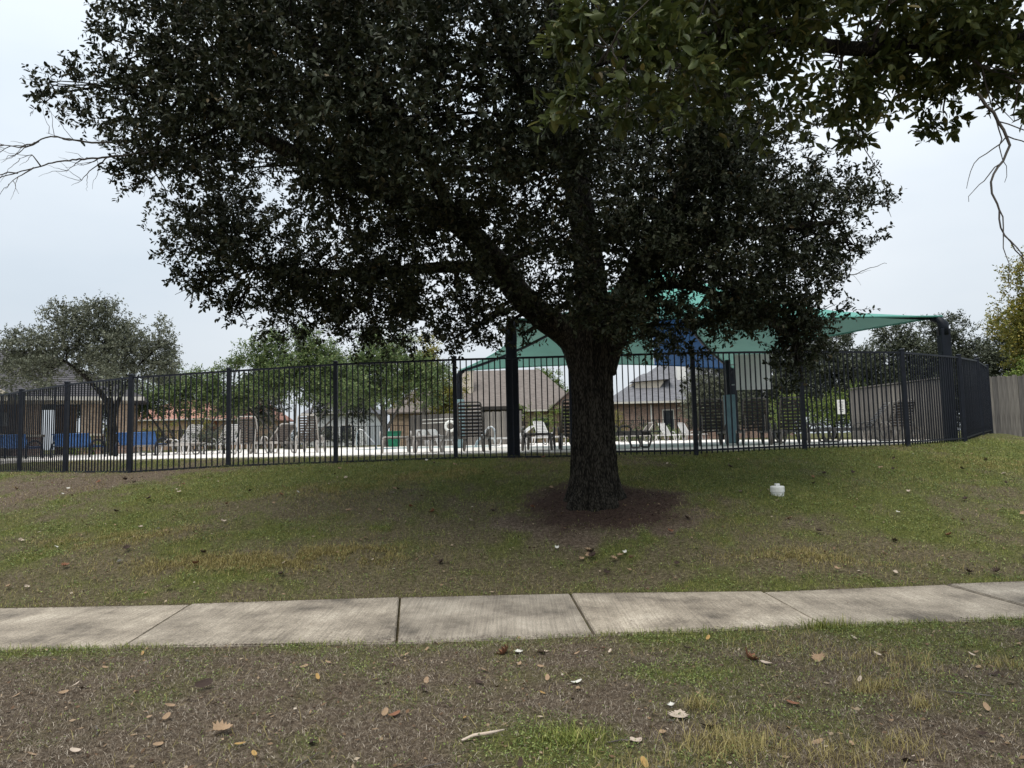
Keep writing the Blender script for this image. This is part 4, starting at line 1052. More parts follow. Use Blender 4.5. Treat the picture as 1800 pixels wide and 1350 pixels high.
score = np.linalg.norm(base - np.array([0, 0, 1.55]), axis=1) + 50 * ((base[:, 2] - 1.55) / base[:, 1] > 0.58) + 3 * rng.random(len(base))
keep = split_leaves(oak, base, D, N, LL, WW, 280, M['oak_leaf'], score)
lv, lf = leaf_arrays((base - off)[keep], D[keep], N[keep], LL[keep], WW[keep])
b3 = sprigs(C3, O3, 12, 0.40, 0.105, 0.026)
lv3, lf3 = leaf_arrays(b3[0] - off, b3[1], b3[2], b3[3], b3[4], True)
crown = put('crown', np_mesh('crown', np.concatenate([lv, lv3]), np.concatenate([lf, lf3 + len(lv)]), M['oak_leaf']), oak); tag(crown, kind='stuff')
tag(put('twigs', np_mesh('twigs', tv - off, tf, M['twig']), oak), kind='stuff')
# bare dead boughs reaching out of the crown
dead = MB()
def bough(b, pts, r0, r1, o, kids=5, depth=1):
    P = resample(pts, .045); n = len(P)
    P = [p + Vector((random.gauss(0, .004), random.gauss(0, .004), random.gauss(0, .004))) for p in P]
    b.tube([p - o for p in P], [r0 + (r1 - r0) * k / (n - 1) for k in range(n)], 5)
    if depth > 0:
        for k in range(kids):
            i = random.randrange(n // 5, n - 1); d = (P[min(i + 1, n - 1)] - P[i]).normalized()
            ax = Vector(rand_unit(1)[0]); ax.y *= .5
            L = random.uniform(.2, .55) * (0.5 + depth * .35)
            e1 = P[i] + (d * .7 + ax * .7).normalized() * L * .5; e2 = e1 + (d * .6 + ax * .5 + Vector((0, 0, random.uniform(-.5, .3)))).normalized() * L * .5
            e0 = P[i].lerp(e1, .5) + Vector(rand_unit(1)[0]) * L * .04; e3 = e1.lerp(e2, .5) + Vector(rand_unit(1)[0]) * L * .05
            bough(b, [P[i], e0, e1, e3, e2], r0 * .42, .0014, o, 3, depth - 1)
bough(dead, [(-3.6, 8.6, 5.45), (-4.19, 8.6, 5.42), (-4.99, 8.4, 5.27), (-5.49, 8.3, 5.31), (-5.75, 8.2, 5.15), (-6.2, 8.1, 5.20)], .022, .004, OO, 8, 2)
dead.build('dead_bough', M['dead_twig'], oak, smooth=True); dead = MB()
bough(dead, [(-3.4, 8.6, 5.3), (-3.98, 8.6, 5.26), (-4.91, 8.5, 5.13), (-5.41, 8.4, 5.05), (-5.68, 8.3, 4.93), (-6.3, 8.2, 4.70)], .022, .004, OO, 8, 2)
dead.build('dead_bough', M['dead_twig'], oak, smooth=True); dead = MB()
bough(dead, [(4.6, 10.3, 4.0), (4.95, 10.3, 3.85), (5.3, 10.3, 3.95), (5.55, 10.3, 4.02)], .010, .003, OO, 4, 1)
dead.build('dead_bough', M['dead_twig'], oak, smooth=True)

# ------------------------------------------------------------------ the overhanging tree beside the camera
tz = float(ground(5.4, 3.6))
ov = empty('overhanging_tree', (5.4, 3.6, tz)); tag(ov, 'overhanging tree with yellow green leaves hanging in from above the sidewalk', 'tree')
VO = Vector(ov.location)
MB().tube([p - VO for p in resample([(5.4, 3.6, tz - .15), (5.38, 3.6, .8), (5.3, 3.62, 2.0), (5.15, 3.7, 3.1), (4.9, 3.8, 4.4), (4.7, 3.7, 6.0)])], [.34 - .25 * min(1, k / 52) for k in range(len(resample([(5.4, 3.6, tz - .15), (5.38, 3.6, .8), (5.3, 3.62, 2.0), (5.15, 3.7, 3.1), (4.9, 3.8, 4.4), (4.7, 3.7, 6.0)])))], 20).build('trunk', M['bark'], ov, smooth=True)
lims = [([(5.15, 3.7, 3.1), (4.3, 4.2, 3.9), (3.42, 4.5, 4.1), (2.98, 4.4, 4.07), (2.55, 4.3, 3.97), (2.02, 4.1, 3.85), (1.4, 3.8, 3.80), (0.83, 3.4, 3.50), (0.40, 3.25, 3.30)], .11, .006),
        ([(4.9, 3.8, 4.4), (3.8, 3.9, 4.8), (2.6, 3.8, 4.8), (1.4, 3.5, 4.5)], .09, .01)]
vs_ = []
for pts, r0, r1 in lims:
    P = resample(pts, .1); n = len(P); rr = [r0 + (r1 - r0) * k / (n - 1) for k in range(n)]
    MB().tube([p - VO for p in P], rr, 10).build('limb', M['bark'], ov, smooth=True); vs_ += list(zip(P, rr))
ov_lobes = [(0.52, 3.2, 3.41, 0.27), (0.82, 3.4, 3.36, 0.28), (0.33, 3.3, 3.24, 0.15), (0.62, 3.4, 3.17, 0.13), (1.14, 3.8, 3.46, 0.26), (1.47, 3.8, 3.75, 0.45), (2.06, 4.2, 3.74, 0.32), (2.32, 4.4, 3.52, 0.17), (2.6, 4.4, 3.95, 0.36), (2.98, 4.4, 4.05, 0.42), (2.92, 4.6, 3.68, 0.14), (3.0, 4, 3.56, 0.24), (2.26, 4, 4.05, 0.33), (1.07, 3.5, 3.85, 0.42), (1.54, 3.5, 4.4, 0.6), (2.84, 4, 4.71, 0.7), (0.42, 3.3, 3.85, 0.27),
            (3.9, 4.0, 4.8, .8), (4.7, 3.8, 5.4, 1.0)]
br = MB()
for (x, y, z, r) in ov_lobes:
    c = Vector((x, y, z)); p, r0 = min(vs_, key=lambda s: (s[0] - c).length)
    pts = curve_to(p - VO, c - VO, 5); r0 = min(r0 * .6, .014)
    br.tube(pts, [r0 + (.005 - r0) * k / 5 for k in range(6)], 5, False)
    for k in range(6):
        br.tube(curve_to(pts[random.randrange(2, 6)], c - VO + Vector(rand_unit(1)[0]) * r * .9, 4, .2), [.005, .0045, .004, .003, .0015], 4, False)
bough(br, [(2.75, 4.0, 3.5), (2.9, 4, 3.24), (2.87, 4, 3.1), (2.78, 4, 2.97), (2.81, 4, 2.84), (2.82, 4, 2.7), (2.95, 4, 2.5)], .010, .003, VO, 7, 1)
bough(br, [(2.2, 4.4, 3.5), (2.35, 4.4, 3.2), (2.42, 4.4, 2.9)], .004, .0015, VO, 3, 0)
tag(br.build('branches', M['dead_twig'], ov, smooth=True), kind='stuff')
C, O = lobe_points(ov_lobes, 1150, 0.7, 2.2, 9)
base, D, N, LL, WW, tv, tf = sprigs(C, O, 10, 0.13, 0.066, 0.0135, up=-0.05, lvar=.5)
score = np.linalg.norm(base - np.array([0, 0, 1.55]), axis=1) + 50 * ((base[:, 2] - 1.55) / base[:, 1] > 0.6) + 2 * rng.random(len(base))
keep = split_leaves(ov, base, D, N, LL, WW, 290, M['near_leaf'], score)
off = np.array(VO)
lv, lf = leaf_arrays((base - off)[keep], D[keep], N[keep], LL[keep], WW[keep])
tag(put('crown', np_mesh('crown', lv, lf, M['near_leaf']), ov), kind='stuff')
tag(put('twigs', np_mesh('twigs', tv - off, tf, M['twig']), ov), kind='stuff')

# ------------------------------------------------------------------ trees and shrubs beyond the fence
def bg_tree(name, label, x, y, lobes, mat, leaf, dens, stems, bark='bark_pale', cat='tree', group=None, K=10, z0=None):
    z0 = float(ground(x, y)) if z0 is None else z0
    r = empty(name, (x, y, z0)); tag(r, label, cat, group)
    o = Vector(r.location)
    lobes = [(x + l[0], y + l[1], z0 + l[2], *l[3:]) for l in lobes]
    cs = [Vector(l[:3]) for l in lobes]
    tips = []
    for pts, r0 in stems:
        P = resample([(x + a, y + b, z0 + c) for a, b, c in pts], .3); n = len(P)
        MB().tube([p - o for p in P], [r0 * (1 - .7 * k / (n - 1)) for k in range(n)], 8).build('trunk' if len(stems) == 1 else 'stem', M[bark], r, smooth=True)
        tips += P[n // 2:]
    b = MB()
    for c, l in zip(cs, lobes):
        p = min(tips, key=lambda s: (s - c).length)
        pts = curve_to(p - o, c - o, 4)
        b.tube(pts, [.04, .03, .025, .02, .012], 5, False)
        for k in range(5):
            b.tube(curve_to(pts[random.randrange(2, 5)], c - o + Vector(rand_unit(1)[0]) * l[3] * .85, 3, .2), [.014, .01, .008, .004], 4, False)
    tag(b.build('branches', M[bark], r), kind='stuff')
    C, O = lobe_points(lobes, dens, 0.55, 2.4)
    bs = sprigs(C, O, K, leaf * 3.2, leaf, leaf * .27, jitter=.6)
    lv, lf = leaf_arrays(bs[0] - np.array(o), bs[1], bs[2], bs[3], bs[4], False)
    tag(put('crown', np_mesh('crown', lv, lf, M[mat]), r), kind='stuff')
    return r

bg_tree('oak_tree', 'grey green leaning oak in front of the pool house roof', -14.6, 25.0,
        [(-2.6, 0, 3.9, 1.0), (-1.5, .4, 4.2, 1.1), (-.6, 0, 4.9, .9), (.3, .3, 4.7, .9), (-1.3, 0, 5.3, .55), (.2, 0, 5.55, .5), (.8, 0, 4.1, 1.0), (1.8, .2, 3.9, .9), (2.4, 0, 4.4, .55), (-2.9, .5, 4.5, .6), (-1.6, -.5, 3.1, .7), (1.0, -.4, 3.2, .8), (2.3, 0, 3.3, .7), (-.3, .8, 3.7, 1.0), (-3.4, .4, 3.2, .7)],
        'bg_oak', .085, 620, [([(0.6, 0, -.1), (.55, 0, 1.2), (.4, 0, 2.0), (-.3, 0, 2.9), (-1.2, .1, 3.6)], .17), ([(.55, 0, 1.6), (.9, 0, 2.6), (1.5, 0, 3.5)], .10), ([(.5, 0, 1.9), (.3, .1, 3.1), (.1, .2, 4.2)], .09)], 'bark')
fan = [([(0.05 * k, 0, -.05), (.35 * k, .1 * (k % 3 - 1), .9), (.9 * k * .8, .3 * (k % 2), 2.1), (1.05 * k, .2, 3.3)], .085) for k in (-3, -2, -1, 0, 1, 2, 3)]
myr = [(-2.5, 0, 3.45, .9), (-1.5, .3, 4.1, 1.1), (-.5, 0, 4.6, 1.1), (.6, .3, 4.8, 1.0), (1.6, 0, 4.2, 1.1), (2.6, .2, 3.6, .9), (0, -.3, 3.9, 1.1), (-1.3, -.3, 3.6, .8), (1.3, -.3, 3.6, .8)]
bg_tree('crape_myrtle', 'fan shaped many stemmed tree before the terracotta roofed house', -17.3, 38.0,
        [(a[0] * .95, a[1], a[2] * .82, a[3] * .92) for a in myr] + [(2.0, 0, 4.7, .6), (2.5, 0, 5.2, .45), (-1.2, 0, 4.4, .4)], 'bg_myrtle', .13, 340, fan)
bg_tree('crape_myrtle', 'bushy green many stemmed tree behind the raised lounger pair', -11.6, 38.0,
        [(a[0] * 1.05, a[1], a[2] * 1.02, a[3] * 1.05) for a in myr] + [(-2.2, 0, 5.4, .8), (-.9, 0, 5.9, .8), (.5, 0, 6.0, .8), (1.6, 0, 5.5, .8), (-1.6, .5, 6.2, .4), (.3, 0, 6.6, .4)], 'bg_myrtle', .13, 380, fan)
bg_tree('shade_tree', 'tall pale trunked tree behind the green bin', -7.5, 42.0,
        [(-1.8, 0, 4.4, 1.3), (-.6, 0, 5.6, 1.4), (.8, 0, 5.2, 1.3), (2.0, 0, 4.4, 1.2), (0, -.5, 3.6, 1.3), (-2.6, 0, 3.2, .9), (2.6, 0, 3.4, .9), (-.8, 0, 6.8, .7), (1.2, 0, 6.5, .6), (3.2, 0, 4.6, .8)], 'bg_myrtle', .13, 330,
        [([(0, 0, -.05), (-.05, 0, 1.6), (-.2, 0, 3.0), (-.5, 0, 4.6)], .20), ([(0, 0, 1.2), (.7, 0, 2.4), (1.5, 0, 3.6)], .11), ([(-.05, 0, 1.4), (-.8, 0, 2.6), (-1.6, 0, 3.6)], .10)])
bg_tree('shade_tree', 'olive green tree with rusty tips beyond the pale trunked tree', -6.5, 52.0,
        [(-1.5, 0, 4.4, 1.6), (.2, 0, 5.6, 1.5), (1.8, 0, 4.2, 1.4), (.2, 0, 7.0, 1.0), (-2.4, 0, 6.2, 1.0), (1.6, 0, 2.8, 1.1)], 'bg_yellow', .16, 190, [([(0, 0, -.05), (0, 0, 2), (.1, 0, 4.5)], .2)])
bg_tree('shade_tree', 'round green tree left of the brown roofed house', -5.6, 56.0, [(-.8, 0, 3.6, 1.3), (.6, 0, 3.9, 1.2), (0, 0, 4.6, .9), (.9, 0, 2.8, 1.0)], 'bg_bright', .14, 110, [([(0, 0, -.05), (0, 0, 3.2)], .13)])
# far filler trees behind the houses
for (x, y, s, mt, lab) in ((-24, 66, 1.0, 'bg_oak', 'grey green tree rising behind the fan shaped tree'), (-14.0, 60, 1.1, 'bg_dark', 'dark tree behind the bushy many stemmed tree'), (4.1, 80, 1.15, 'bg_bright', 'yellow green treetop showing over the brown roof'),
                          (-33, 58, 1.0, 'bg_dark', 'dark tree beyond the pool house end')):
    bg_tree('shade_tree', lab, x, y, [(-1.8 * s, 0, 4.0 * s, 1.6 * s), (0, 0, 5.6 * s, 1.6 * s), (1.8 * s, 0, 4.2 * s, 1.5 * s), (.4, 0, 3.2 * s, 1.6 * s)], mt, .18, 150, [([(0, 0, -.05), (0, 0, 2 * s), (.1, 0, 4.5 * s)], .18)])
# right hand trees and hedges
jl = [(-1.3, 0, 3.6, 1.1), (0, 0, 4.8, 1.0), (1.3, 0, 3.8, 1.1), (0, 0, 3.2, 1.4), (-1.6, 0, 2.2, 1.2), (1.6, 0, 2.3, 1.2), (0, -.4, 1.6, 1.4), (-.7, 0, 5.3, .5), (.6, 0, 5.5, .45)]
for (x, y, s, lab) in ((13.0, 35, .85, 'dark evergreen tree right of the white board'), (16.2, 36, 1.02, 'dark evergreen tree under the canopy edge beyond the plank fence'), (18.6, 34, .95, 'dark evergreen tree left of the canopy corner post'),
                       (21.6, 35, 1.0, 'dark evergreen tree right of the canopy corner post'), (23.6, 33, .95, 'dark evergreen tree next to the yellowing tree'), (12.9, 44, .95, 'feathery evergreen in front of the grey roofed house')):
    bg_tree('evergreen_tree', lab, x, y, [tuple(q * s for q in a) for a in jl], 'bg_oak' if y > 40 else 'bg_dark', .11, 480, [([(0, 0, -.05), (0, 0, 2.0 * s), (.1, 0, 4.2 * s)], .13)], 'bark')
bg_tree('elm_tree', 'tall yellowing tree behind the plank fence at the lawn edge', 21.6, 28.5, [(0, 0, 3.4, 1.6), (-.7, 0, 4.8, 1.4), (.8, 0, 5.6, 1.5), (0, 0, 6.6, 1.2), (1.9, 0, 4.6, 1.6), (1.4, 0, 7.2, 1.0)], 'bg_yellow', .11, 480, [([(.5, 0, -.05), (.5, 0, 2.5), (.6, 0, 5.5)], .2)])
bg_tree('broadleaf_tree', 'green broadleaf tree leaning over the plank fence', 19.9, 26.0, [(0, 0, 2.4, 1.2), (.6, 0, 3.4, 1.1), (1.4, 0, 2.6, 1.3), (-.5, 0, 1.6, 1.0), (1.2, 0, 4.1, .8)], 'bg_bright', .11, 520, [([(.5, 0, -.05), (.5, 0, 1.5), (.6, 0, 3.0)], .12)])
def bush(label, x, y, w, h, mat, leaf=.07, dens=420, name='shrub', z0=None):
    n = max(2, int(w / .7))
    lobes = [((i - (n - 1) / 2) * w / n, random.uniform(-.15, .15), h * random.uniform(.45, .62), w / n * .72, .55, h * .45) for i in range(n)]
    return bg_tree(name, label, x, y, lobes, mat, leaf, dens, [([((i - (n - 1) / 2) * w / n, 0, -.03), ((i - (n - 1) / 2) * w / n * 1.02, 0, h * .5)], .03) for i in range(n)], 'bark', 'shrub', K=9, z0=z0)
bush('bright green hedge left of the capped plank fence', 12.9, 28.9, 4.6, 2.2, 'bg_bright', .07, 500, 'hedge')
bush('bright leafy shrub right of the black canopy post', 2.6, 47.0, 4.4, 2.9, 'bg_bright', .09, 260)
bush('low green hedge behind the far white loungers', 8.2, 44.5, 5.5, 1.1, 'bg_myrtle', .08, 420, 'hedge')
bush('dark purple leaved shrub before the grey roofed house', 9.1, 48.4, 1.8, 1.9, 'bg_dark', .08, 330)
bush('small golden shrub beside the far brick house wall', 7.4, 50.0, .9, 2.2, 'bg_yellow', .08, 330)
bush('dark round shrub next to the raised brown lounger', -9.6, 22.9, 1.3, .95, 'bg_dark', .05, 800, z0=DECK)
bush('small green shrub by the pool house pillar', -18.6, 31.0, 1.4, .9, 'bg_bright', .06, 500)
bush('dark clipped hedge along the far fence before the white house', -14.5, 50.0, 8.0, 1.5, 'bg_dark', .09, 300, 'hedge')
bush('golden green shrub row before the terracotta roofed house', -28.0, 56.0, 9.0, 2.4, 'bg_yellow', .12, 160, 'hedge')
bush('dark green hedge hiding the far brick wall behind the raised lounger row', 14.6, 46.2, 6.4, 2.3, 'bg_dark', .09, 420, 'hedge')

# ------------------------------------------------------------------ ground cover
def scatter(n, y0, y1, margin=1.2):
    y = y0 + (y1 - y0) * rng.random(n)
    x = (rng.random(n) * 2 - 1)
    half = 0.74 * y + margin
    keepw = rng.random(n) < half / (0.74 * y1 + margin)
    return (x * half)[keepw], y[keepw]

def blades(x, y, h, w, lean, seg=True):
    """bent blades; lean = angle from vertical (rad)"""
    n = len(x); z = ground(x, y)
    P = np.stack([x, y, z - 0.002], 1)
    a = rng.random(n) * 2 * math.pi
    hd = np.stack([np.cos(a), np.sin(a), np.zeros(n)], 1)
    s = np.stack([-np.sin(a + .5 * rng.normal(size=n)), np.cos(a), np.zeros(n)], 1) * w[:, None] * .5
    upv = np.array([0, 0, 1.0])
    d1 = hd * np.sin(lean * .7)[:, None] + upv * np.cos(lean * .7)[:, None]
    d2 = hd * np.sin(lean * 1.25)[:, None] + upv * np.cos(lean * 1.25)[:, None]
    mid = P + d1 * (h * .55)[:, None]; tip = mid + d2 * (h * .5)[:, None]
    floor_ = z + 0.001 + 0.004 * rng.random(n)
    tip[:, 2] = np.maximum(tip[:, 2], floor_)
    if seg:
        v = np.stack([P - s, P + s, mid + s * .8, mid - s * .8, tip], 1).reshape(-1, 3)
        b = np.arange(n)[:, None, None] * 5
        f = (b + np.array([[[0, 1, 2], [0, 2, 3], [3, 2, 4]]])).reshape(-1, 3)
    else:
        v = np.stack([P - s, P + s, tip], 1).reshape(-1, 3)
        f = np.arange(n)[:, None] * 3 + np.array([[0, 1, 2]])
    return v, f

def cover(name, mat, parts):
    V, F, o = [], [], 0
    for v, f in parts:
        V.append(v); F.append(f + o); o += len(v)
    return tag(put(name, np_mesh(name, np.concatenate(V), np.concatenate(F), M[mat])), None, None, None, 'stuff')

def on_walk(x, y, inset=0.0):
    return (y > np.interp(x, SNX, SNY) + inset) & (y < np.interp(x, SFX, SFY) - inset)
def pick_mask(x, y, which, bias=0.0, pw=1.0):
    g, d, m = masks(x, y)
    p = {'g': g * (1 - m), 'd': d * (1 - m), 't': (1 - .75 * g) * (1 - m), 'm': m}[which]
    k = (rng.random(len(x)) < np.clip(p + bias, 0, 1) ** pw) & ~on_walk(x, y, -0.004) & (np.hypot(x - TREE[0], y - TREE[1]) > 0.46)
    return x[k], y[k]
U = rng.uniform
VN, VF = 2.7, 5.95           # verge
HN, HF = 7.1, 17.2           # slope
def hill_ok(x, y):
    k = y < np.where(x < 11.6, np.interp(x, DX, DY) - .03, 21); return x[k], y[k]
def S_verge(n): return scatter(n, VN, VF)
def S_hill(n):
    x, y = scatter(n, HN, HF); return hill_ok(x, y)

x, y = pick_mask(*S_verge(300000), 't'); n = len(x)
t1 = blades(x, y, U(.012, .045, n), U(.0010, .0024, n), U(.9, 1.45, n))
x, y = pick_mask(*S_hill(210000), 't', 0, 1.0); n = len(x)
t2 = blades(x, y, U(.02, .05, n), U(.002, .004, n), U(.7, 1.4, n), False)
cover('dead_thatch', 'gr_thatch', [t1, t2])
x, y = pick_mask(*S_verge(95000), 'g', 0.02); n = len(x)
g1 = blades(x, y, U(.012, .038, n), U(.0018, .0038, n), U(.4, 1.3, n))
x, y = pick_mask(*S_hill(480000), 'g', 0.03); n = len(x)
g2 = blades(x, y, U(.022, .06, n), U(.003, .0065, n), U(.25, 1.2, n), False)
# grass growing over both sidewalk edges and in the joints
ex = U(-6, 6.5, 7600); n = len(ex)
eg = fbm(ex, ex * 0 + 3.3, 1.3, 3); k = rng.random(n) < np.clip((eg - .4) * 4.5, 0.03, 1); ex = ex[k]; n = len(ex)
g3 = blades(ex, np.interp(ex, SNX, SNY) - rng.normal(.008, .03, n), U(.02, .08, n), U(.002, .005, n), U(.2, 1.2, n))
ex = U(-6, 6.5, 1500); n = len(ex)
g4 = blades(ex, np.interp(ex, SFX, SFY) + np.abs(rng.normal(0, .04, n)) + .004, U(.015, .05, n), U(.002, .005, n), U(.2, 1.2, n))
# a bright tuft by the walk joint and one on the verge
tx, ty = rng.normal(2.45, .10, 260), rng.normal(5.78, .035, 260)
g5 = blades(tx, np.minimum(ty, np.interp(tx, SNX, SNY) - .006), U(.05, .12, 260), U(.003, .006, 260), U(.1, .8, 260))
tx, ty = rng.normal(.27, .09, 420), rng.normal(3.82, .06, 420)
g6 = blades(tx, ty, U(.03, .08, 420), U(.003, .006, 420), U(.3, 1.2, 420))
cover('grass', 'gr_green', [g1, g2, g3, g4, g5, g6])
x, y = pick_mask(*S_verge(30000), 'd', 0.0, 1.5); n = len(x)
d1 = blades(x, y, U(.025, .065, n), U(.0014, .0028, n), U(.5, 1.35, n))
x, y = pick_mask(*S_hill(460000), 'd', 0.0); n = len(x)
d2 = blades(x, y, U(.025, .07, n), U(.003, .006, n), U(.3, 1.2, n), False)
parts = [d1, d2]
for (cx, cy, sp, nb, hh) in ((1.06, 3.66, .16, 700, .15), (1.04, 4.22, .05, 160, .14), (2.15, 4.45, .10, 320, .14), (2.5, 4.9, .22, 520, .11), (2.27, 4.15, .05, 130, .12), (3.2, 4.85, .08, 160, .13), (1.5, 3.5, .14, 380, .12), (2.0, 5.35, .25, 420, .09), (0.55, 3.45, .12, 260, .11), (1.9, 3.65, .1, 200, .12)):
    parts.append(blades(rng.normal(cx, sp, nb), rng.normal(cy, sp * .7, nb), U(hh * .35, hh * .9, nb), U(.0018, .0032, nb), np.clip(np.abs(rng.normal(.75, .35, nb)), 0, 1.3)))
# straw coloured patches on the slope
for (cx, cy, sx, sy, nb) in ((-3.2, 8.25, .75, .16, 8000), (-2.1, 8.4, .5, .15, 6000), (-5.0, 9.2, .6, .2, 4500), (-1.2, 11.6, .6, .22, 3500), (3.2, 8.0, .45, .12, 2500), (8.2, 12.0, .9, .3, 4500), (-2.6, 10.9, .5, .25, 2500)):
    bx, by = rng.normal(cx, sx, nb), rng.normal(cy, sy, nb)
    k = (fbm(bx, by, 5.0, 3) > .46) & ~on_walk(bx, by, -.02); bx, by = bx[k], by[k]; nb = len(bx)
    parts.append(blades(bx, by, U(.025, .06, nb), U(.003, .006, nb), U(.3, 1.2, nb), True))
# loose straws lying on the verge
x, y = S_verge(900); k = ~on_walk(x, y, -.02); x, y = x[k], y[k]; n = len(x)
parts.append(blades(x, y, U(.06, .16, n), U(.0016, .003, n), U(1.25, 1.5, n)))
cover('dry_grass', 'gr_dry', parts)

def clumped(x, y, f):
    k = rng.random(len(x)) < np.clip((fbm(x, y, f, 3) - .44) * 7, 0, 1); return x[k], y[k]
# small round clover leaves in the green patches
def flat_leaves(x, y, L, W, zoff, tilt=.6):
    n = len(x); z = ground(x, y) + zoff
    a = rng.random(n) * 2 * math.pi
    D = unit(np.stack([np.cos(a), np.sin(a), rng.normal(0, tilt * .5, n)], 1)); N = unit(rng.normal(0, tilt, (n, 3)) + np.array([0, 0, 1.2]))
    return leaf_arrays(np.stack([x, y, z], 1), D, N, L, W, False)
x, y = clumped(*pick_mask(*S_verge(190000), 'g', 0.02, 1.0), 11); n = len(x)
c1 = flat_leaves(x, y, U(.007, .016, n), U(.0032, .007, n), U(.004, .032, n))
x, y = clumped(*pick_mask(*S_hill(420000), 'g', 0.02, 1.0), 6); n = len(x)
c2 = flat_leaves(x, y, U(.011, .026, n), U(.005, .010, n), U(.008, .042, n))
V = np.concatenate([c1[0], c2[0]]); F = np.concatenate([c1[1], c2[1] + len(c1[0])])
tag(put('clover', np_mesh('clover', V, F, M['gr_clover'])), kind='stuff')
# mulch chips round the trunk
a = rng.random(22000) * 2 * math.pi; rr = np.sqrt(rng.random(22000)) * 1.5
x, y = pick_mask(TREE[0] + .05 + rr * np.cos(a), TREE[1] - .25 + rr * np.sin(a), 'm'); n = len(x)
v, f = flat_leaves(x, y, U(.012, .04, n), U(.002, .006, n), U(.001, .012, n), .4)
tag(put('mulch', np_mesh('mulch', v, f, M['mulch'])), kind='stuff')
# crumbs of old leaves
x, y = S_verge(2600); k = ~on_walk(x, y, -.02); x, y = x[k], y[k]; n = len(x)
l1 = flat_leaves(x, y, U(.012, .045, n), U(.004, .012, n), U(.004, .012, n), .5)
x, y = S_hill(3600); k = ~on_walk(x, y, -.03); x, y = x[k], y[k]; n = len(x)
l2 = flat_leaves(x, y, U(.02, .055, n), U(.006, .016, n), U(.012, .03, n), .6)
x, y = U(-5, 5.5, 160), U(5.75, 7.2, 160)
k = on_walk(x, y, .03); x, y = x[k], y[k]; n = len(x)
l3 = flat_leaves(x, y, U(.008, .03, n), U(.002, .006, n), 0, .25)
l3[0][:, 2] = l3[0][:, 2] * .2 + 0.016
# soil and crumbs washed over both edges of the walk
ex = U(-5.6, 6, 5200); side = rng.random(5200) < .5
w_ = np.abs(rng.normal(0, .035, 5200)) * np.clip((fbm(ex, side * 7.0, 2.2, 3) - .3) * 4, .1, 2)
ey = np.where(side, np.interp(ex, SNX, SNY) + w_, np.interp(ex, SFX, SFY) - w_)
l4 = flat_leaves(ex, ey, U(.006, .022, 5200), U(.002, .006, 5200), 0, .2)
l4[0][:, 2] = l4[0][:, 2] * .15 + .0125
tag(put('soil_crumbs', np_mesh('soil_crumbs', l4[0], l4[1], M['mulch'])), kind='stuff')
V = np.concatenate([l1[0], l2[0], l3[0]]); F = np.concatenate([l1[1], l2[1] + len(l1[0]), l3[1] + len(l1[0]) + len(l2[0])])
tag(put('leaf_litter', np_mesh('leaf_litter', V, F, M['litter'])), kind='stuff')

# ------------------------------------------------------------------ fallen leaves one can point at
def curled(outline, curl, ripple=.004):
    c = (0.45, 0.0)
    ring = [(x, y, curl * ((x - .45) ** 2 + 1.6 * y * y) + ripple * math.sin(17 * x + 9 * y)) for x, y in outline]
    mid = [(c[0] + (x - c[0]) * .55, y * .55, curl * .3 * ((x - .45) ** 2 + 1.6 * y * y)) for x, y in outline]
    n = len(ring); b = MB()
    b.add([(c[0], c[1], 0)] + mid + ring, [(0, 1 + i, 1 + (i + 1) % n) for i in range(n)] + [(1 + i, 1 + n + i, 1 + n + (i + 1) % n, 1 + (i + 1) % n) for i in range(n)])
    b.prism([(-.35, -.008, .0), (.05, -.014, .0), (.05, .014, .0), (-.35, .008, .0)], (0, 0, .012))
    return b
half = [(0, .03), (.02, .18), (-.05, .36), (.12, .30), (.20, .50), (.30, .34), (.44, .52), (.52, .28), (.64, .40), (.66, .22), (.82, .26), (.84, .12), (1.0, 0)]
lobed = half + [(x, -y * .93) for x, y in half[-2::-1]]
oval = [(.5 - .5 * math.cos(math.pi * t / 10), .24 * math.sin(math.pi * t / 10) ** .8) for t in range(11)] + [(.5 + .5 * math.cos(math.pi * t / 10), -.24 * math.sin(math.pi * t / 10) ** .8) for t in range(1, 10)]
lm = {}
def leaf_shape(shape, mat, curl):
    key = (shape, mat, curl)
    if key not in lm:
        lm[key] = curled(lobed if shape == 'lobed' else oval, curl).mesh('fallen_leaf', M[mat], True)
    return lm[key]
def fallen(shape, mat, curl, size, x, y, label, group=None, rot=None, tilt=(0, 0), lift=.012):
    o = put('fallen_leaf', leaf_shape(shape, mat, curl), None, (x, y, float(ground(x, y)) + lift), (tilt[0], tilt[1], random.uniform(0, 6.28) if rot is None else R(rot)), (size,) * 3)
    return tag(o, label, 'leaf', group)
fallen('lobed', 'leaf_pale', .25, .125, .87, 4.04, 'large pale pink lobed dry leaf lying flat on the verge', None, 70)
fallen('oval', 'leaf_dark', .5, .11, -2.08, 4.70, 'large dark brown curled leaf alone on the bare verge', None, 25, (.75, -.1), .035)
fallen('lobed', 'leaf_tan', .6, .105, -1.66, 3.98, 'big tan folded lobed leaf on the thatch', None, 20, (.15, 0), .03)
fallen('oval', 'leaf_ochre', .3, .055, -1.48, 3.82, 'small ochre yellow leaf beside the big tan folded leaf', None, 10)
fallen('lobed', 'leaf_rust', 1.2, .12, -.06, 5.33, 'rust brown curled leaf at the sidewalk edge', None, 200, (.4, .3))
fallen('lobed', 'leaf_white', .5, .075, .01, 5.30, 'pale scrap leaf leaning on the rust brown curled leaf', None, 100)
fallen('lobed', 'leaf_pale', .6, .10, .20, 5.28, 'pale tan lobed leaf near the sidewalk joint', None, 140, (.3, 0))
fallen('lobed', 'leaf_rust', 1.2, .13, 1.58, 5.03, 'reddish curled leaf on the verge among green clover', None, 60, (.5, .2))
fallen('oval', 'leaf_pale', .4, .09, 1.66, 5.0, 'pale rounded leaf touching the reddish curled leaf', None, 300)
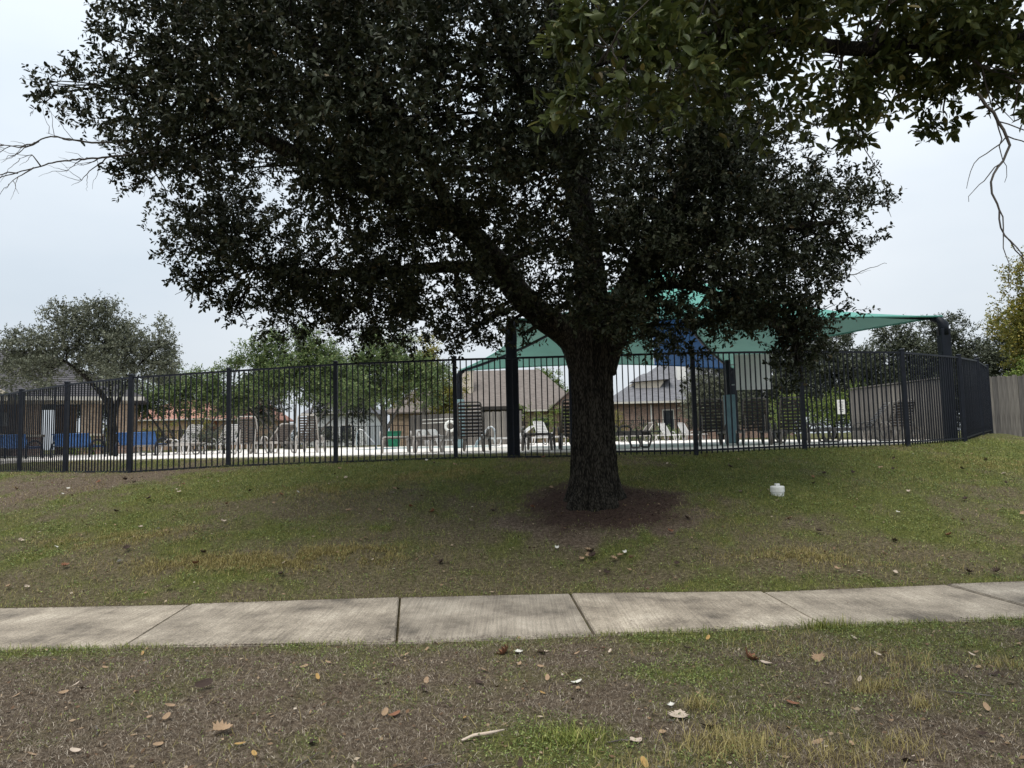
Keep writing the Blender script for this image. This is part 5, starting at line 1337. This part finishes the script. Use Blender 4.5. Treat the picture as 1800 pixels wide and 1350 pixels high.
fallen('lobed', 'leaf_tan', .8, .10, 2.08, 5.06, 'tan curled leaf among the dry yellow grass', None, 250, (.2, .3))
fallen('oval', 'leaf_white', .8, .075, .33, 4.63, 'white curled leaf scrap on the thatch', None, 20)
for k, (x, y, a) in enumerate([(.56, 3.76, 10), (.60, 3.73, 120), (.62, 3.78, 240)]):
    fallen('oval', 'leaf_pale', .35, .062, x, y, 'pale peach oval leaf in the cluster of three on green clover', 'cluster of three pale leaves', a)
fallen('oval', 'leaf_rust', .5, .075, 1.62, 4.24, 'rust red oval leaf on dark bare soil', None, 140)
fallen('oval', 'leaf_dark', .8, .11, 1.07, 3.95, 'dark olive brown curled leaf beside the large pale lobed leaf', None, 190, (.3, 0))
fallen('oval', 'leaf_rust', .6, .08, -.74, 4.15, 'rust brown rounded leaf on the thatch beside white scraps', None, 45)
groups = [('oval', 'leaf_tan', .4, (.045, .07), 34, 'verge', 'small tan oval dead leaf on the verge thatch', 'tan oval leaves on the verge'),
          ('oval', 'leaf_pale', .5, (.035, .06), 16, 'verge', 'small pale oval dead leaf on the verge', 'pale oval leaves on the verge'),
          ('oval', 'leaf_dark', .9, (.05, .08), 14, 'verge', 'small dark brown curled leaf on the verge', 'dark curled leaves on the verge'),
          ('oval', 'leaf_ochre', .4, (.04, .06), 10, 'verge', 'small ochre leaf on the verge', 'ochre leaves on the verge'),
          ('lobed', 'leaf_white', .7, (.035, .055), 6, 'verge', 'tiny whitish leaf scrap on the verge', 'whitish leaf scraps on the verge'),
          ('lobed', 'leaf_tan', .8, (.05, .09), 26, 'hill', 'tan curled lobed leaf on the sloping lawn', 'tan lobed leaves on the lawn'),
          ('lobed', 'leaf_dark', 1.1, (.06, .10), 34, 'hill', 'dark brown curled leaf on the sloping lawn', 'dark leaves on the lawn'),
          ('lobed', 'leaf_pale', .8, (.04, .08), 20, 'hill', 'pale curled leaf on the sloping lawn', 'pale leaves on the lawn'),
          ('lobed', 'leaf_white', .9, (.04, .075), 12, 'hill', 'bright whitish dry leaf on the sloping lawn', 'whitish leaves on the lawn'),
          ('lobed', 'leaf_rust', .9, (.06, .09), 14, 'hill', 'rust coloured curled leaf on the sloping lawn', 'rust leaves on the lawn')]
for shape, mt, curl, (s0, s1), cnt, where, lab, grp in groups:
    k = 0
    while k < cnt:
        if where == 'verge':
            y = random.uniform(3.1, 5.6); x = random.uniform(-.74, .74) * y
        else:
            y = random.uniform(7.5, 12.8); x = random.uniform(-.74, .74) * y
            if math.hypot(x - TREE[0], y - TREE[1]) < .8: continue
        fallen(shape, mt, curl * random.choice((.7, 1.0, 1.3)) if False else curl, random.uniform(s0, s1), x, y, lab, grp, None, (random.uniform(-.5, .5), random.uniform(-.5, .5)), .015 if where == 'verge' else .03)
        k += 1
for (x, y) in ((.72, 8.12), (.80, 8.22), (.86, 8.32), (1.2, 8.15), (1.3, 8.05), (1.12, 8.08)):
    fallen('lobed', 'leaf_tan', .8, random.uniform(.06, .10), x, y, 'tan brown leaf in the little drift below the mulch ring', 'drift of leaves below the mulch ring', None, (random.uniform(-.6, .6), random.uniform(-.5, .5)), .03)

# bits of stick
st = MB().tube([(-.30, 3.80, .0), (-.24, 3.83, .012), (-.16, 3.85, .014), (-.08, 3.875, .02)], [.006, .009, .009, .004], 8)
st.v = [(a, b, c + float(ground(-.2, 3.84)) + .012) for a, b, c in st.v]
tag(st.build('stick', M['leaf_pale'], None, smooth=True), 'short pale bleached stick lying beside green clover on the verge', 'stick')
for (x, y, a, L) in ((.45, 3.75, 10, .2), (-1.1, 3.5, 70, .25), (-2.3, 4.0, 120, .2), (2.75, 4.25, 150, .3), (-.5, 3.5, 30, .16)):
    b = MB(); c, s = math.cos(R(a)), math.sin(R(a))
    b.tube([(x + c * t * L, y + s * t * L + .01 * math.sin(5 * t), float(ground(x + c * t * L, y + s * t * L)) + .012) for t in (0, .33, .66, 1)], [.004, .0035, .003, .002], 5)
    tag(b.build('twig', M['dead_twig'], None, smooth=True), 'thin dry twig lying on the verge thatch', 'twig', 'dry twigs on the verge')
